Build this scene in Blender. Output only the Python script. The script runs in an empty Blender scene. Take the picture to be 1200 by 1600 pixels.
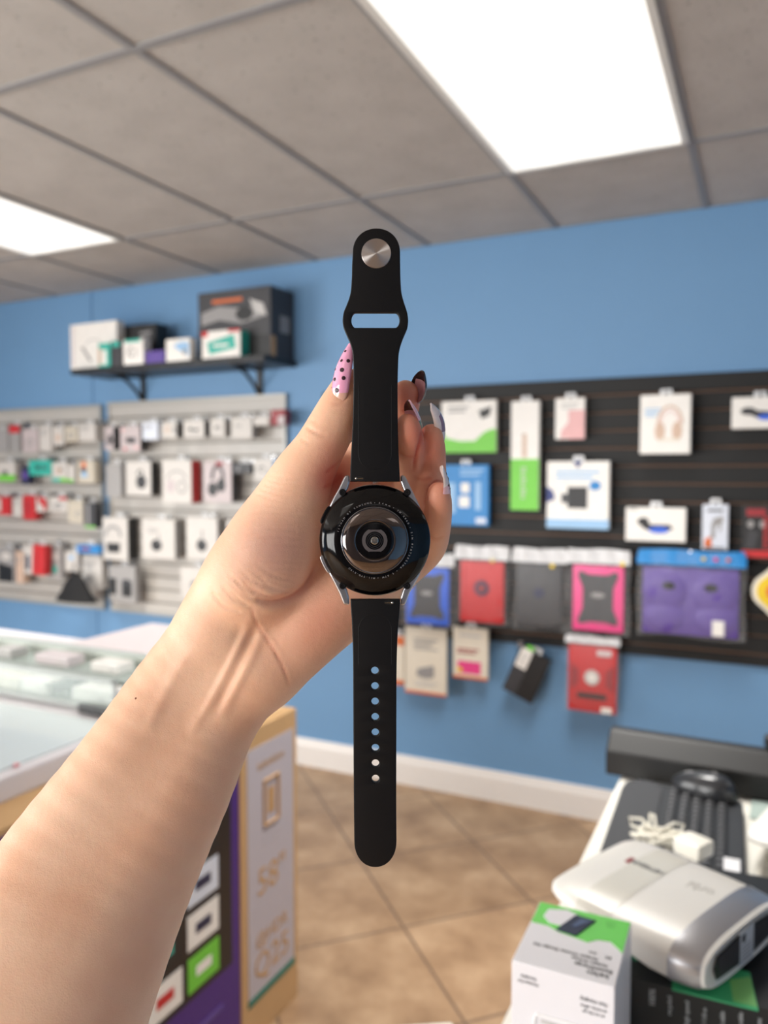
import bpy, bmesh, math, random
import numpy as np
from mathutils import Vector, Matrix
PI = math.pi
random.seed(7)
SC = bpy.context.scene
COL = SC.collection

# ------------------------------------------------------------------ camera
H = 1.5408            # eye height
FPX, YAW, PITCH = 1230.38, .4531, -.0502
FW = Vector((-math.sin(YAW)*math.cos(PITCH), math.cos(YAW)*math.cos(PITCH), math.sin(PITCH)))
RT = FW.cross(Vector((0, 0, 1))).normalized()
UP = RT.cross(FW)
EYE = Vector((0, 0, H))
cam = bpy.data.cameras.new('camera')
cam.sensor_fit = 'VERTICAL'; cam.sensor_height = 36; cam.lens = FPX/1600*36
cam.clip_start = .02; cam.clip_end = 60
cam.dof.use_dof = True; cam.dof.focus_distance = .311; cam.dof.aperture_fstop = 9.0
camo = bpy.data.objects.new('camera', cam); COL.objects.link(camo)
camo.matrix_world = Matrix(((RT.x, UP.x, -FW.x, EYE.x), (RT.y, UP.y, -FW.y, EYE.y), (RT.z, UP.z, -FW.z, EYE.z), (0, 0, 0, 1)))
SC.camera = camo

# ------------------------------------------------------------------ world, daylight, exposure
SC.view_settings.view_transform = 'Standard'; SC.view_settings.look = 'None'
SC.view_settings.gamma = 1; SC.view_settings.use_curve_mapping = False
SC.view_settings.exposure = 0.28
W = bpy.data.worlds.new('world'); SC.world = W; W.use_nodes = True
W.node_tree.nodes['Background'].inputs[0].default_value = (.75, .85, 1, 1)
W.node_tree.nodes['Background'].inputs[1].default_value = .6
def area(name, loc, target, sx, sy, power, col):
    l = bpy.data.lights.new(name, 'AREA'); l.shape = 'RECTANGLE'; l.size = sx; l.size_y = sy
    l.energy = power; l.color = col
    o = bpy.data.objects.new(name, l); COL.objects.link(o); o.location = loc
    o.rotation_euler = (Vector(target)-Vector(loc)).to_track_quat('-Z', 'Y').to_euler()
    return o
DAY = (1.0, .985, .955)
area('daylight_left', (-5.3, -1.3, 1.30), (0, -1.3, -.2), 3.2, 1.7, 196, DAY)
area('daylight_front', (-2.9, -4.1, 1.30), (-2.2, 0, -.4), 3.2, 1.7, 178, DAY)
LIGHT_E = 1.0; LAMP_W = 21; TUBE = (1.0, .97, .92)

# ------------------------------------------------------------------ projection helpers: real positions of what the photo shows
def ray(px, py): return FW + RT*((px-600)/FPX) - UP*((py-800)/FPX)
def on_y(px, py, Y): d = ray(px, py); return EYE + d*(Y/d.y)
def on_z(px, py, Z): d = ray(px, py); return EYE + d*((Z-H)/d.z)
def on_x(px, py, X): d = ray(px, py); return EYE + d*(X/d.x)
def mm(px, py, d):   # point d millimetres in front of the eye, in a hand-held frame (right, up, back), millimetres
    return np.array([(px-600)/FPX*d, -(py-800)/FPX*d, -d])
HAND = Matrix(((RT.x, UP.x, -FW.x, EYE.x), (RT.y, UP.y, -FW.y, EYE.y), (RT.z, UP.z, -FW.z, EYE.z), (0, 0, 0, 1))) @ Matrix.Scale(.001, 4)

# ------------------------------------------------------------------ materials
def lin(c): return tuple(((v/255)/12.92 if v <= 10 else ((v/255+.055)/1.055)**2.4) for v in c)
MATS = {}
def mat(rgb, rough=.5, metal=0., var=.05, scale=30., bump=0., bscale=200., emit=0, alpha=1., coat=0., sub=0., name=None, trans=0.):
    key = (rgb, rough, metal, var, scale, bump, bscale, emit, alpha, coat, sub, trans)
    if key in MATS: return MATS[key]
    m = bpy.data.materials.new(name or 'mat_%d' % len(MATS)); m.use_nodes = True
    nt = m.node_tree; b = nt.nodes['Principled BSDF']; c = lin(rgb)
    b.inputs['Roughness'].default_value = rough; b.inputs['Metallic'].default_value = metal
    b.inputs['Coat Weight'].default_value = coat; b.inputs['Alpha'].default_value = alpha
    b.inputs['Transmission Weight'].default_value = trans
    tc = nt.nodes.new('ShaderNodeTexCoord'); n = nt.nodes.new('ShaderNodeTexNoise'); n.inputs['Scale'].default_value = scale
    nt.links.new(tc.outputs['Object'], n.inputs['Vector'])
    mx = nt.nodes.new('ShaderNodeMix'); mx.data_type = 'RGBA'
    mx.inputs[6].default_value = (*[v*(1-var) for v in c], 1); mx.inputs[7].default_value = (*[min(1, v*(1+var)) for v in c], 1)
    nt.links.new(n.outputs['Fac'], mx.inputs[0]); nt.links.new(mx.outputs[2], b.inputs['Base Color'])
    if emit:
        nt.links.new(mx.outputs[2], b.inputs['Emission Color']); b.inputs['Emission Strength'].default_value = emit
    if bump:
        n2 = nt.nodes.new('ShaderNodeTexNoise'); n2.inputs['Scale'].default_value = bscale; nt.links.new(tc.outputs['Object'], n2.inputs['Vector'])
        bp = nt.nodes.new('ShaderNodeBump'); bp.inputs['Strength'].default_value = bump; bp.inputs['Distance'].default_value = .002
        nt.links.new(n2.outputs['Fac'], bp.inputs['Height']); nt.links.new(bp.outputs['Normal'], b.inputs['Normal'])
    MATS[key] = m; return m

# ------------------------------------------------------------------ mesh building
GLY = {}
def glyphs(s, size, ext=0.0004):
    k = (s, ext/size)
    if k not in GLY:
        cu = bpy.data.curves.new('t', 'FONT'); cu.body = s; cu.size = 1; cu.extrude = ext/size; cu.align_x = 'CENTER'; cu.align_y = 'CENTER'; cu.resolution_u = 3
        o = bpy.data.objects.new('t', cu); COL.objects.link(o); bpy.context.view_layer.update()
        me = bpy.data.meshes.new_from_object(o.evaluated_get(bpy.context.evaluated_depsgraph_get()))
        GLY[k] = ([tuple(v.co) for v in me.vertices], [tuple(p.vertices) for p in me.polygons])
        bpy.data.objects.remove(o); bpy.data.curves.remove(cu); bpy.data.meshes.remove(me)
    return GLY[k]
class MB:
    def __init__(s): s.v = []; s.f = []; s.m = []; s.mats = []
    def mi(s, m):
        if m not in s.mats: s.mats.append(m)
        return s.mats.index(m)
    def add(s, vs, fs, m, M=None):
        n = len(s.v); i = s.mi(m)
        s.v += [tuple(M @ Vector(v)) if M is not None else tuple(v) for v in vs]
        s.f += [tuple(a+n for a in f) for f in fs]; s.m += [i]*len(fs); return s
    def box(s, a, b, m, M=None, bev=0):
        x0, y0, z0 = a; x1, y1, z1 = b
        if bev:
            bm = bmesh.new(); bmesh.ops.create_cube(bm, size=1)
            for v in bm.verts: v.co = Vector(((x0+x1)/2+v.co.x*(x1-x0), (y0+y1)/2+v.co.y*(y1-y0), (z0+z1)/2+v.co.z*(z1-z0)))
            bmesh.ops.bevel(bm, geom=bm.edges[:], offset=bev, segments=2, affect='EDGES', profile=.6)
            bm.verts.ensure_lookup_table(); bm.verts.index_update()
            s.add([v.co.copy() for v in bm.verts], [[v.index for v in f.verts] for f in bm.faces], m, M); bm.free(); return s
        return s.add([(x0, y0, z0), (x1, y0, z0), (x1, y1, z0), (x0, y1, z0), (x0, y0, z1), (x1, y0, z1), (x1, y1, z1), (x0, y1, z1)],
                     [(0, 3, 2, 1), (4, 5, 6, 7), (0, 1, 5, 4), (1, 2, 6, 5), (2, 3, 7, 6), (3, 0, 4, 7)], m, M)
    def prism(s, pts, h0, h1, m, M=None):      # outline in xy, extruded in z
        n = len(pts)
        return s.add([(x, y, h0) for x, y in pts]+[(x, y, h1) for x, y in pts],
                     [tuple(range(n))[::-1], tuple(range(n, 2*n))]+[(i, (i+1) % n, (i+1) % n+n, i+n) for i in range(n)], m, M)
    def lathe(s, prof, m, M=None, n=48, caps=True):  # prof (r, z)
        vs = []; fs = []
        for r, z in prof:
            vs += [(r*math.cos(2*PI*i/n), r*math.sin(2*PI*i/n), z) for i in range(n)]
        for k in range(len(prof)-1):
            fs += [(k*n+i, k*n+(i+1) % n, (k+1)*n+(i+1) % n, (k+1)*n+i) for i in range(n)]
        if caps: fs += [tuple(range(n))[::-1], tuple(range((len(prof)-1)*n, len(prof)*n))]
        return s.add(vs, fs, m, M)
    def tube(s, pts, r, m, M=None, n=8, closed=False):
        pts = [Vector(p) for p in pts]; vs = []; fs = []; L = len(pts); up = None
        for i, p in enumerate(pts):
            t = (pts[(i+1) % L]-pts[i-1]) if closed else (pts[min(i+1, L-1)]-pts[max(i-1, 0)])
            t.normalize()
            if up is None: up = t.orthogonal().normalized()
            up = (up-t*up.dot(t)).normalized(); w = t.cross(up)
            rr = r[i] if isinstance(r, (list, tuple)) else r
            vs += [p+(up*math.cos(2*PI*k/n)+w*math.sin(2*PI*k/n))*rr for k in range(n)]
        for i in range(L if closed else L-1):
            j = (i+1) % L
            fs += [(i*n+k, i*n+(k+1) % n, j*n+(k+1) % n, j*n+k) for k in range(n)]
        if not closed: fs += [tuple(range(n))[::-1], tuple(range((L-1)*n, L*n))]
        return s.add(vs, fs, m, M)
    def sphere(s, c, r, m, M=None, nu=16, nv=10):
        if not isinstance(r, (tuple, list)): r = (r, r, r)
        vs = [(c[0], c[1], c[2]-r[2])]; fs = []
        for j in range(1, nv):
            a = -PI/2+PI*j/nv
            vs += [(c[0]+r[0]*math.cos(a)*math.cos(2*PI*i/nu), c[1]+r[1]*math.cos(a)*math.sin(2*PI*i/nu), c[2]+r[2]*math.sin(a)) for i in range(nu)]
        vs.append((c[0], c[1], c[2]+r[2])); e = len(vs)-1
        for i in range(nu):
            fs.append((0, 1+(i+1) % nu, 1+i)); fs.append((e, e-nu+i, e-nu+(i+1) % nu))
        for j in range(nv-2):
            for i in range(nu): fs.append((1+j*nu+i, 1+j*nu+(i+1) % nu, 1+(j+1)*nu+(i+1) % nu, 1+(j+1)*nu+i))
        return s.add(vs, fs, m, M)
    def text(s, t, size, m, M): # text in local xy plane, normal +z
        vs, fs = glyphs(t, size)
        return s.add([(x*size, y*size, z*size) for x, y, z in vs], fs, m, M)
    def build(s, name, parent=None, smooth=False, loc=None, M=None, angle=None):
        me = bpy.data.meshes.new(name); me.from_pydata(s.v, [], s.f)
        for m in s.mats: me.materials.append(m)
        me.polygons.foreach_set('material_index', s.m)
        bm = bmesh.new(); bm.from_mesh(me); bmesh.ops.recalc_face_normals(bm, faces=bm.faces[:]); bm.to_mesh(me); bm.free()
        if smooth:
            me.polygons.foreach_set('use_smooth', [True]*len(me.polygons))
            me.set_sharp_from_angle(angle=math.radians(angle or 35))
        o = bpy.data.objects.new(name, me); COL.objects.link(o)
        if parent: o.parent = parent
        if loc is not None: o.location = loc
        if M is not None: o.matrix_world = M
        return o
def tag(o, label, cat, group=None, kind=None):
    o['label'] = label; o['category'] = cat
    if group: o['group'] = group
    if kind: o['kind'] = kind
    return o
def struct(o): o['kind'] = 'structure'; return o
def empty(name, loc, label, cat, rz=0, group=None, M=None):
    o = bpy.data.objects.new(name, None); COL.objects.link(o); o.empty_display_size = .05
    if M is not None: o.matrix_world = M
    else: o.location = loc; o.rotation_euler = (0, 0, rz)
    return tag(o, label, cat, group)
def TR(x, y, z): return Matrix.Translation((x, y, z))
def RX(a): return Matrix.Rotation(a, 4, 'X')
def RY(a): return Matrix.Rotation(a, 4, 'Y')
def RZ(a): return Matrix.Rotation(a, 4, 'Z')
def ell(cx, cy, rx, ry, n=24, a0=0, a1=2*PI, full=True):
    return [(cx+rx*math.cos(a0+(a1-a0)*i/(n if full else n-1)), cy+ry*math.sin(a0+(a1-a0)*i/(n if full else n-1))) for i in range(n)]
FRONT = RX(PI/2)     # xy plane -> xz plane, +z -> -y (toward the room)

# ------------------------------------------------------------------ the room
WY = 3.496; HC = H+1.0767; XL, XR, YB = -5.4, 3.2, -4.2
def node_mat(name):
    m = bpy.data.materials.new(name); m.use_nodes = True; return m, m.node_tree, m.node_tree.nodes['Principled BSDF']
def ramp(nt, src, stops):
    r = nt.nodes.new('ShaderNodeValToRGB'); e = r.color_ramp.elements
    e[0].position, e[0].color = stops[0][0], (*stops[0][1], 1); e[1].position, e[1].color = stops[1][0], (*stops[1][1], 1)
    for p, c in stops[2:]: k = e.new(p); k.color = (*c, 1)
    nt.links.new(src, r.inputs[0]); return r.outputs[0]
# floor tile material: 0.493 m stone-look ceramic tiles laid at 45 degrees
def floor_mat():
    m, nt, b = node_mat('tile_floor'); N = nt.nodes.new; L = nt.links.new
    tc = N('ShaderNodeTexCoord'); mp = N('ShaderNodeMapping'); mp.vector_type = 'TEXTURE'
    mp.inputs['Location'].default_value = (-1.4274, 2.7119, 0); mp.inputs['Rotation'].default_value = (0, 0, .7879); mp.inputs['Scale'].default_value = (.4928, .4928, .4928)
    L(tc.outputs['Object'], mp.inputs['Vector'])
    br = N('ShaderNodeTexBrick'); br.offset = 0; br.squash = 1
    br.inputs['Scale'].default_value = 1; br.inputs['Brick Width'].default_value = 1; br.inputs['Row Height'].default_value = 1
    br.inputs['Mortar Size'].default_value = .010; br.inputs['Mortar Smooth'].default_value = .25; br.inputs['Bias'].default_value = 0
    br.inputs['Color1'].default_value = (.85, .85, .85, 1); br.inputs['Color2'].default_value = (1, 1, 1, 1); br.inputs['Mortar'].default_value = (0.5, .5, .5, 1)
    L(mp.outputs[0], br.inputs['Vector'])
    n = N('ShaderNodeTexNoise'); n.inputs['Scale'].default_value = 5.5; n.inputs['Detail'].default_value = 7; n.inputs['Roughness'].default_value = .62
    L(tc.outputs['Object'], n.inputs['Vector'])
    c = ramp(nt, n.outputs['Fac'], [(.3, lin((138, 108, 80))), (.7, lin((184, 154, 122))), (.5, lin((162, 131, 100)))])
    mu = N('ShaderNodeMix'); mu.data_type = 'RGBA'; mu.blend_type = 'MULTIPLY'; mu.inputs[0].default_value = 1
    L(c, mu.inputs[6]); L(br.outputs['Color'], mu.inputs[7])
    mx = N('ShaderNodeMix'); mx.data_type = 'RGBA'; L(br.outputs['Fac'], mx.inputs[0]); L(mu.outputs[2], mx.inputs[6]); mx.inputs[7].default_value = (*lin((110, 88, 70)), 1)
    L(mx.outputs[2], b.inputs['Base Color']); b.inputs['Roughness'].default_value = .42
    bp = N('ShaderNodeBump'); bp.invert = True; bp.inputs['Strength'].default_value = .6; bp.inputs['Distance'].default_value = .003
    L(br.outputs['Fac'], bp.inputs['Height']); L(bp.outputs[0], b.inputs['Normal']); return m
def ceil_mat():
    m, nt, b = node_mat('acoustic_tile'); N = nt.nodes.new; L = nt.links.new
    tc = N('ShaderNodeTexCoord')
    v = N('ShaderNodeTexVoronoi'); v.inputs['Scale'].default_value = 58; v.inputs['Randomness'].default_value = 1
    n = N('ShaderNodeTexNoise'); n.inputs['Scale'].default_value = 90; n.inputs['Detail'].default_value = 4
    n3 = N('ShaderNodeTexNoise'); n3.inputs['Scale'].default_value = 7
    ad = N('ShaderNodeVectorMath'); ad.operation = 'MULTIPLY_ADD'; ad.inputs[1].default_value = (.03, .03, .03)
    L(tc.outputs['Object'], n.inputs['Vector']); L(tc.outputs['Object'], n3.inputs['Vector'])
    L(n.outputs['Color'], ad.inputs[0]); L(tc.outputs['Object'], ad.inputs[2]); L(ad.outputs[0], v.inputs['Vector'])
    ma = N('ShaderNodeMath'); ma.operation = 'MULTIPLY'; L(v.outputs['Color'], ma.inputs[0]); ma.inputs[1].default_value = .30
    lt = N('ShaderNodeMath'); lt.operation = 'LESS_THAN'; L(v.outputs['Distance'], lt.inputs[0]); L(ma.outputs[0], lt.inputs[1])
    mx = N('ShaderNodeMix'); mx.data_type = 'RGBA'; L(lt.outputs[0], mx.inputs[0])
    base = ramp(nt, n3.outputs['Fac'], [(.3, lin((178, 173, 168))), (.7, lin((188, 183, 178)))])
    L(base, mx.inputs[6]); mx.inputs[7].default_value = (*lin((150, 145, 140)), 1)
    L(mx.outputs[2], b.inputs['Base Color']); b.inputs['Roughness'].default_value = .95
    bp = N('ShaderNodeBump'); bp.inputs['Strength'].default_value = .5; bp.inputs['Distance'].default_value = .003; bp.invert = True
    L(lt.outputs[0], bp.inputs['Height']); L(bp.outputs[0], b.inputs['Normal']); return m
M_WALL = mat((108, 152, 194), .55, var=.03, scale=4, bump=.15, bscale=120, name='blue_wall_paint')
M_WALLW = mat((214, 210, 203), .7, var=.03, scale=3)
M_WHITE = mat((232, 229, 224), .45, var=.03)
mb = MB(); mb.box((XL-.1, YB-.1, -.1), (XR+.1, WY+.1, 0), floor_mat()); struct(mb.build('floor'))
mb = MB(); mb.box((XL-.1, YB-.1, HC), (XR+.1, WY+.1, HC+.1), ceil_mat()); struct(mb.build('ceiling'))
mb = MB(); mb.box((XL-.1, WY, 0), (XR+.1, WY+.1, HC), M_WALL); struct(mb.build('wall_back'))
def holed(name, fixed, a0, a1, holes, axis, sg=-1, MW_=None):       # wall with window openings
    mb = MB(); zs = (.42, 2.28)
    def put(a, b, z0, z1):
        lo_, hi_ = min(fixed, fixed+sg*.1), max(fixed, fixed+sg*.1)
        if axis == 'y': mb.box((a, lo_, z0), (b, hi_, z1), mat((104, 100, 102), .7))
        else: mb.box((lo_, a, z0), (hi_, b, z1), M_WALL)
    c = a0
    for h0, h1 in holes:
        put(c, h0, 0, HC); put(h0, h1, 0, zs[0]); put(h0, h1, zs[1], HC); c = h1
    put(c, a1, 0, HC); struct(mb.build(name))
    for k, (h0, h1) in enumerate(holes):
        f = MB(); fm = mat((70, 70, 72), .4, .6)
        def fb(a, b, z0, z1):
            lo_, hi_ = sorted((fixed+sg*.08, fixed+sg*.03))
            if axis == 'y': f.box((a, lo_, z0), (b, hi_, z1), fm)
            else: f.box((lo_, a, z0), (hi_, b, z1), fm)
        fb(h0, h1, zs[0], zs[0]+.05); fb(h0, h1, zs[1]-.05, zs[1]); n = max(1, round((h1-h0)/1.3))
        for j in range(n+1): x = h0+(h1-h0-.05)*j/n; fb(x, x+.05, zs[0], zs[1])
        holed.n += 1; struct(f.build('window_%d' % holed.n))
holed.n = 0
holed('wall_front', YB, XL, XR, [(-4.6, -1.2)], 'y')
holed('wall_left', XL, YB, WY, [(-3.0, .4)], 'x')
holed('wall_right', XR, YB, WY, [], 'x', 1)
# painted vertical seam cover on the blue wall
p = on_y(141, 460, WY); mb = MB(); mb.box((p.x-.012, WY-.006, .1), (p.x+.012, WY, HC), M_WALL); struct(mb.build('trim_1'))
# baseboard with a stepped, rounded top
mb = MB(); prof = [(WY, 0), (WY-.016, 0), (WY-.016, .105), (WY-.011, .125), (WY-.008, .142), (WY, .142)]
mb.add([(x, y, z) for x in (XL, XR) for y, z in prof], [tuple(range(6)), tuple(range(6, 12))]+[(i, (i+1) % 6, (i+1) % 6+6, i+6) for i in range(6)], mat((236, 232, 228), .4, var=.02))
struct(mb.build('baseboard_back'))
# suspended ceiling grid
X0, YR = -.2509, 2.7901
M_BAR = mat((144, 143, 144), .5, var=.02); mb = MB()
i = -6
while X0-.61*i > XL:
    x = X0-.61*i
    if x < XR: mb.box((x-.012, YB, HC-.006), (x+.012, WY, HC+.01), M_BAR)
    i += 1
ys = [YR+1.22-1.22*k for k in range(0, 7)]
for y in ys:
    if YB < y < WY: mb.box((XL, y-.012, HC-.0065), (XR, y+.012, HC+.01), M_BAR)
mb.box((XL, WY-.02, HC-.004), (XR, WY, HC+.01), M_BAR)
struct(mb.build('trim_2'))
# recessed fluorescent fixtures
def light_mat():
    m, nt, b = node_mat('prismatic_diffuser'); N = nt.nodes.new; L = nt.links.new
    tc = N('ShaderNodeTexCoord'); w = N('ShaderNodeTexWave'); w.wave_type = 'BANDS'; w.bands_direction = 'X'
    w.inputs['Scale'].default_value = 1.55; w.inputs['Distortion'].default_value = .25; w.inputs['Phase Offset'].default_value = 1.4
    L(tc.outputs['Object'], w.inputs['Vector'])
    c = ramp(nt, w.outputs['Fac'], [(0, (.80, .785, .75)), (1, (.98, .955, .90))])
    b.inputs['Base Color'].default_value = (.7, .7, .68, 1); b.inputs['Roughness'].default_value = .4
    L(c, b.inputs['Emission Color']); b.inputs['Emission Strength'].default_value = LIGHT_E*.86; return m
M_DIFF = light_mat(); M_FR = mat((228, 226, 220), .35, var=.02)
LX = {0: (X0-.61, X0), 4: (X0-.61*5, X0-.61*4), -4: (X0+.61*3, X0+.61*4)}
def fixture(xa, xb, ya, yb, label):
    e = empty('ceiling_light', ((xa+xb)/2, (ya+yb)/2, HC), label, 'ceiling light', group='recessed ceiling lights')
    f = MB(); w, l_ = (xb-xa)/2-.013, (yb-ya)/2-.013
    for s in (-1, 1):
        f.box((s*w-.010, -l_, -.012), (s*w+.010, l_, 0), M_FR); f.box((-w, s*l_-.010, -.012), (w, s*l_+.010, 0), M_FR)
    f.build('frame', e)
    d = MB(); d.box((-w+.012, -l_+.012, -.010), (w-.012, l_-.012, -.001), M_DIFF, bev=.003); d.build('diffuser', e)
    # the tubes' light, sent mostly downward by the prismatic diffuser
    l = bpy.data.lights.new('tube_light', 'AREA'); l.shape = 'RECTANGLE'; l.size = 2*w-.03; l.size_y = 2*l_-.03; l.energy = LAMP_W; l.color = TUBE; l.spread = math.radians(104)
    lo_ = bpy.data.objects.new('tube_light', l); COL.objects.link(lo_); lo_.parent = e; lo_.location = (0, 0, -.013)
fixture(*LX[0], YR-1.22, YR, 'large rectangular light panel glowing above the black display wall')
fixture(*LX[4], YR-1.22, YR, 'rectangular light panel cut off by the left edge of the picture')
for yy, wd in ((YR-1.22*3, 'behind the viewer'), (YR-1.22*5, 'farthest behind the viewer')):
    for k, sd in ((0, 'middle'), (4, 'left'), (-4, 'right')):
        fixture(*LX[k], yy-1.22, yy, 'recessed light panel %s, %s column' % (wd, sd))
fixture(*LX[-4], YR-1.22, YR, 'recessed light panel to the right of the large one')

# ------------------------------------------------------------------ slatwall panels
def slatwall(name, label, x0, x1, z0, z1, face, groove, rim, pitch=.0762):
    mb = MB(); t = .018; bk = .006
    mb.box((x0, WY-bk, z0), (x1, WY-.0006, z1), groove)
    z = z1; first = True
    while z > z0+.005:
        h = pitch-.011
        zz = max(z-h, z0)
        mb.add([(x, y, q) for x in (x0, x1) for y, q in ((WY-bk, zz-.004), (WY-t, zz), (WY-t, z-.003), (WY-t+.003, z), (WY-bk, z))],
               [(4, 3, 2, 1, 0), (5, 6, 7, 8, 9)]+[(i, (i+1) % 5, (i+1) % 5+5, i+5) for i in range(5)], face)
        z -= pitch
    o = mb.build(name); tag(o, label, 'display panel')
    if rim:
        r = MB()
        r.box((x0-.012, WY-.026, z0), (x0, WY-.0006, z1), rim); r.box((x1, WY-.026, z0), (x1+.012, WY-.0006, z1), rim)
        r.box((x0-.012, WY-.028, z1), (x1+.012, WY-.0006, z1+.02), rim); r.box((x0-.012, WY-.028, z0-.02), (x1+.012, WY-.0006, z0), rim)
        r.build('rim', o)
    return o
M_SLW = mat((188, 184, 178), .35, var=.02); M_GRW = mat((128, 122, 114), .4, .3); M_RIMW = mat((176, 175, 170), .35, .2)
slatwall('slatwall_panel', 'white slatwall panel at the far left, left of the narrow blue gap', -4.77, -3.565, H-.80, H+.38, M_SLW, M_GRW, M_RIMW)
slatwall('slatwall_panel', 'white slatwall panel below the wall shelf, right of the narrow blue gap', -3.485, -2.272, H-.80, H+.39, M_SLW, M_GRW, M_RIMW)
slatwall('slatwall_panel', 'wide black slatwall panel with brown grooves on the blue wall', -2.04, .40, H-.78, H+.405, mat((7, 7, 8), .6, var=.1), mat((120, 86, 64), .5), None)

# ------------------------------------------------------------------ hanging merchandise
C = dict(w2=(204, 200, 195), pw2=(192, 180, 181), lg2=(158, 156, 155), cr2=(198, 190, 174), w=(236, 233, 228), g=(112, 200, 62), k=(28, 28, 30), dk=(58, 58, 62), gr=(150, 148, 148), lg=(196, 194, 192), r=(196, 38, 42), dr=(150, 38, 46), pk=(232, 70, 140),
         lp=(226, 176, 176), b=(32, 128, 196), lb=(150, 190, 226), db=(40, 56, 120), t=(52, 176, 160), pu=(92, 70, 150), be=(206, 178, 158), y=(232, 200, 40), o=(214, 108, 52),
         br=(120, 90, 64), cr=(226, 218, 202), tan=(190, 150, 104), bl=(44, 98, 214), wb=(214, 220, 232), pw=(214, 204, 206), nv=(30, 34, 70))
def cm(k, rough=.45): return mat(C[k], rough, var=.06, scale=25)
M_HOOK = mat((190, 190, 192), .25, .9)
def art(mb, lst, w, h, t):
    lay = 0
    for a in lst:
        lay += 1; k = a[0]; y1 = t/2+.0006+.0002*lay
        def P(u, v): return (-w/2+u*w, h*(1-v))
        if k == 'r': (x0, z1), (x1, z0) = P(a[1], a[2]), P(a[3], a[4]); pts = [(x0, z0), (x1, z0), (x1, z1), (x0, z1)]
        elif k == 'e': c = P(a[1], a[2]); pts = ell(*c, a[3]*w, a[4]*h)
        elif k == 'p': pts = [P(*q) for q in a[1]]
        elif k == 'arc':      # headband: u,v centre, outer radii, thickness, angle range
            c = P(a[1], a[2]); ro, rz, th = a[3]*w, a[4]*h, a[5]*w
            n = 16; A = [math.radians(a[6]+(a[7]-a[6])*i/n) for i in range(n+1)]
            for i in range(n):
                q = [(c[0]+R_*math.cos(B), c[1]+S_*math.sin(B)) for R_, S_, B in ((ro, rz, A[i]), (ro, rz, A[i+1]), (ro-th, rz-th, A[i+1]), (ro-th, rz-th, A[i]))]
                mb.prism(q, t/2-.0005, y1, cm(a[-1]), FRONT)
            continue
        elif k == 'lines':    # small print: a block of thin ink lines
            _, u0, v0, u1, v1, n, _c = a
            for i in range(n):
                v = v0+(v1-v0)*(i+.5)/n; uu = u1-(u1-u0)*.3*((i*7) % 3)/2
                (x0, z1), (x1, z0) = P(u0, v-.25*(v1-v0)/n), P(uu, v+.25*(v1-v0)/n)
                mb.prism([(x0, z0), (x1, z0), (x1, z1), (x0, z1)], t/2-.0005, y1, cm(a[-1]), FRONT)
            continue
        mb.prism(pts, t/2-.0005, y1, cm(a[-1]), FRONT)
def hook(x, z, ln, grp, wall):
    h = MB(); h.tube([(0, 0, -.012), (0, -.006, 0), (0, -ln+.012, .0), (0, -ln, .008)], .0028, M_HOOK, n=6); h.box((-.012, -.003, -.022), (.012, .002, .006), M_HOOK)
    o = h.build('display_hook', loc=(x, WY-.018, z)); tag(o, 'metal display hook on the %s slatwall, holding a package' % wall, 'hook', 'hooks on the %s slatwall' % wall)
def item(name, label, cat, x0, y0, x1, y1, body='w', a=(), t=.03, off=.07, rot=0, tab=True, side=None, grp='packages on the black slatwall', wall='black', stack=1):
    Y = WY-.018-off; TL = on_y(x0, y0, Y); BR = on_y(x1, y1, Y)
    TRp = on_y(x1, y0, Y); BL = on_y(x0, y1, Y)
    w = BR.x-TL.x; z1 = (TL.z+TRp.z)/2; z0 = (BR.z+BL.z)/2; h = z1-z0
    mb = MB(); bt = .024 if tab else 0; hb = h-bt
    mb.box((-w/2, -t/2, 0), (w/2, t/2, hb), cm(body), bev=min(.0025, t*.2))
    if side: mb.box((w/2-.0002, -t/2+.002, .003), (w/2+.0012, t/2-.002, hb-.003), cm(side))
    if tab:
        tw = min(w*.42, .045)
        mb.prism([(-tw/2, hb-.002), (-.008, hb-.002), (-.008, hb+.008), (-.005, hb+.012), (.005, hb+.012), (.008, hb+.008), (.008, hb-.002), (tw/2, hb-.002), (tw/2, h-.004), (tw/2-.004, h), (-tw/2+.004, h), (-tw/2, h-.004)], -.0008, .0008, mat((225, 226, 228), .3), FRONT)
    art(mb, a, w, hb, t)
    o = mb.build(name, loc=((TL.x+BR.x)/2, Y+t/2, z0)); o.rotation_euler = (0, rot, 0)
    tag(o, label, cat, grp)
    hook((TL.x+BR.x)/2, z1-(.012 if tab else .008), off+.005, grp, wall)
    return o
K = 'box'
item('cable_box', 'white and green hanging box with a black gadget in its top corner', K, 690, 618, 775, 707, 'w', [('p', [(0, .58), (.1, .72), (.35, .78), (.62, .78), (.78, .62), (.9, .56), (1, .56), (1, 1), (0, 1)], 'g'), ('p', [(.68, .2), (.92, .12), (.88, .3), (.74, .36)], 'k'), ('lines', .12, .08, .5, .24, 2, 'gr')], .03, .05)
item('cable_box', 'tall narrow white box with a bright green lower half', K, 799, 618, 841, 797, 'w', [('r', 0, .53, 1, 1, 'g'), ('lines', .4, .28, .55, .5, 3, 'gr'), ('r', .42, .3, .56, .52, 'be'), ('lines', .38, .6, .55, .9, 9, 'lg')], .035, .06)
item('phone_case_box', 'small white and pale pink box on the top row of the black wall', K, 868, 613, 913, 686, 'w', [('r', .45, .3, 1, 1, 'lp'), ('p', [(.2, .8), (.5, .55), (.5, .95), (.2, 1)], 'lp'), ('lines', .2, .1, .8, .28, 2, 'lg')], .03, .05)
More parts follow.
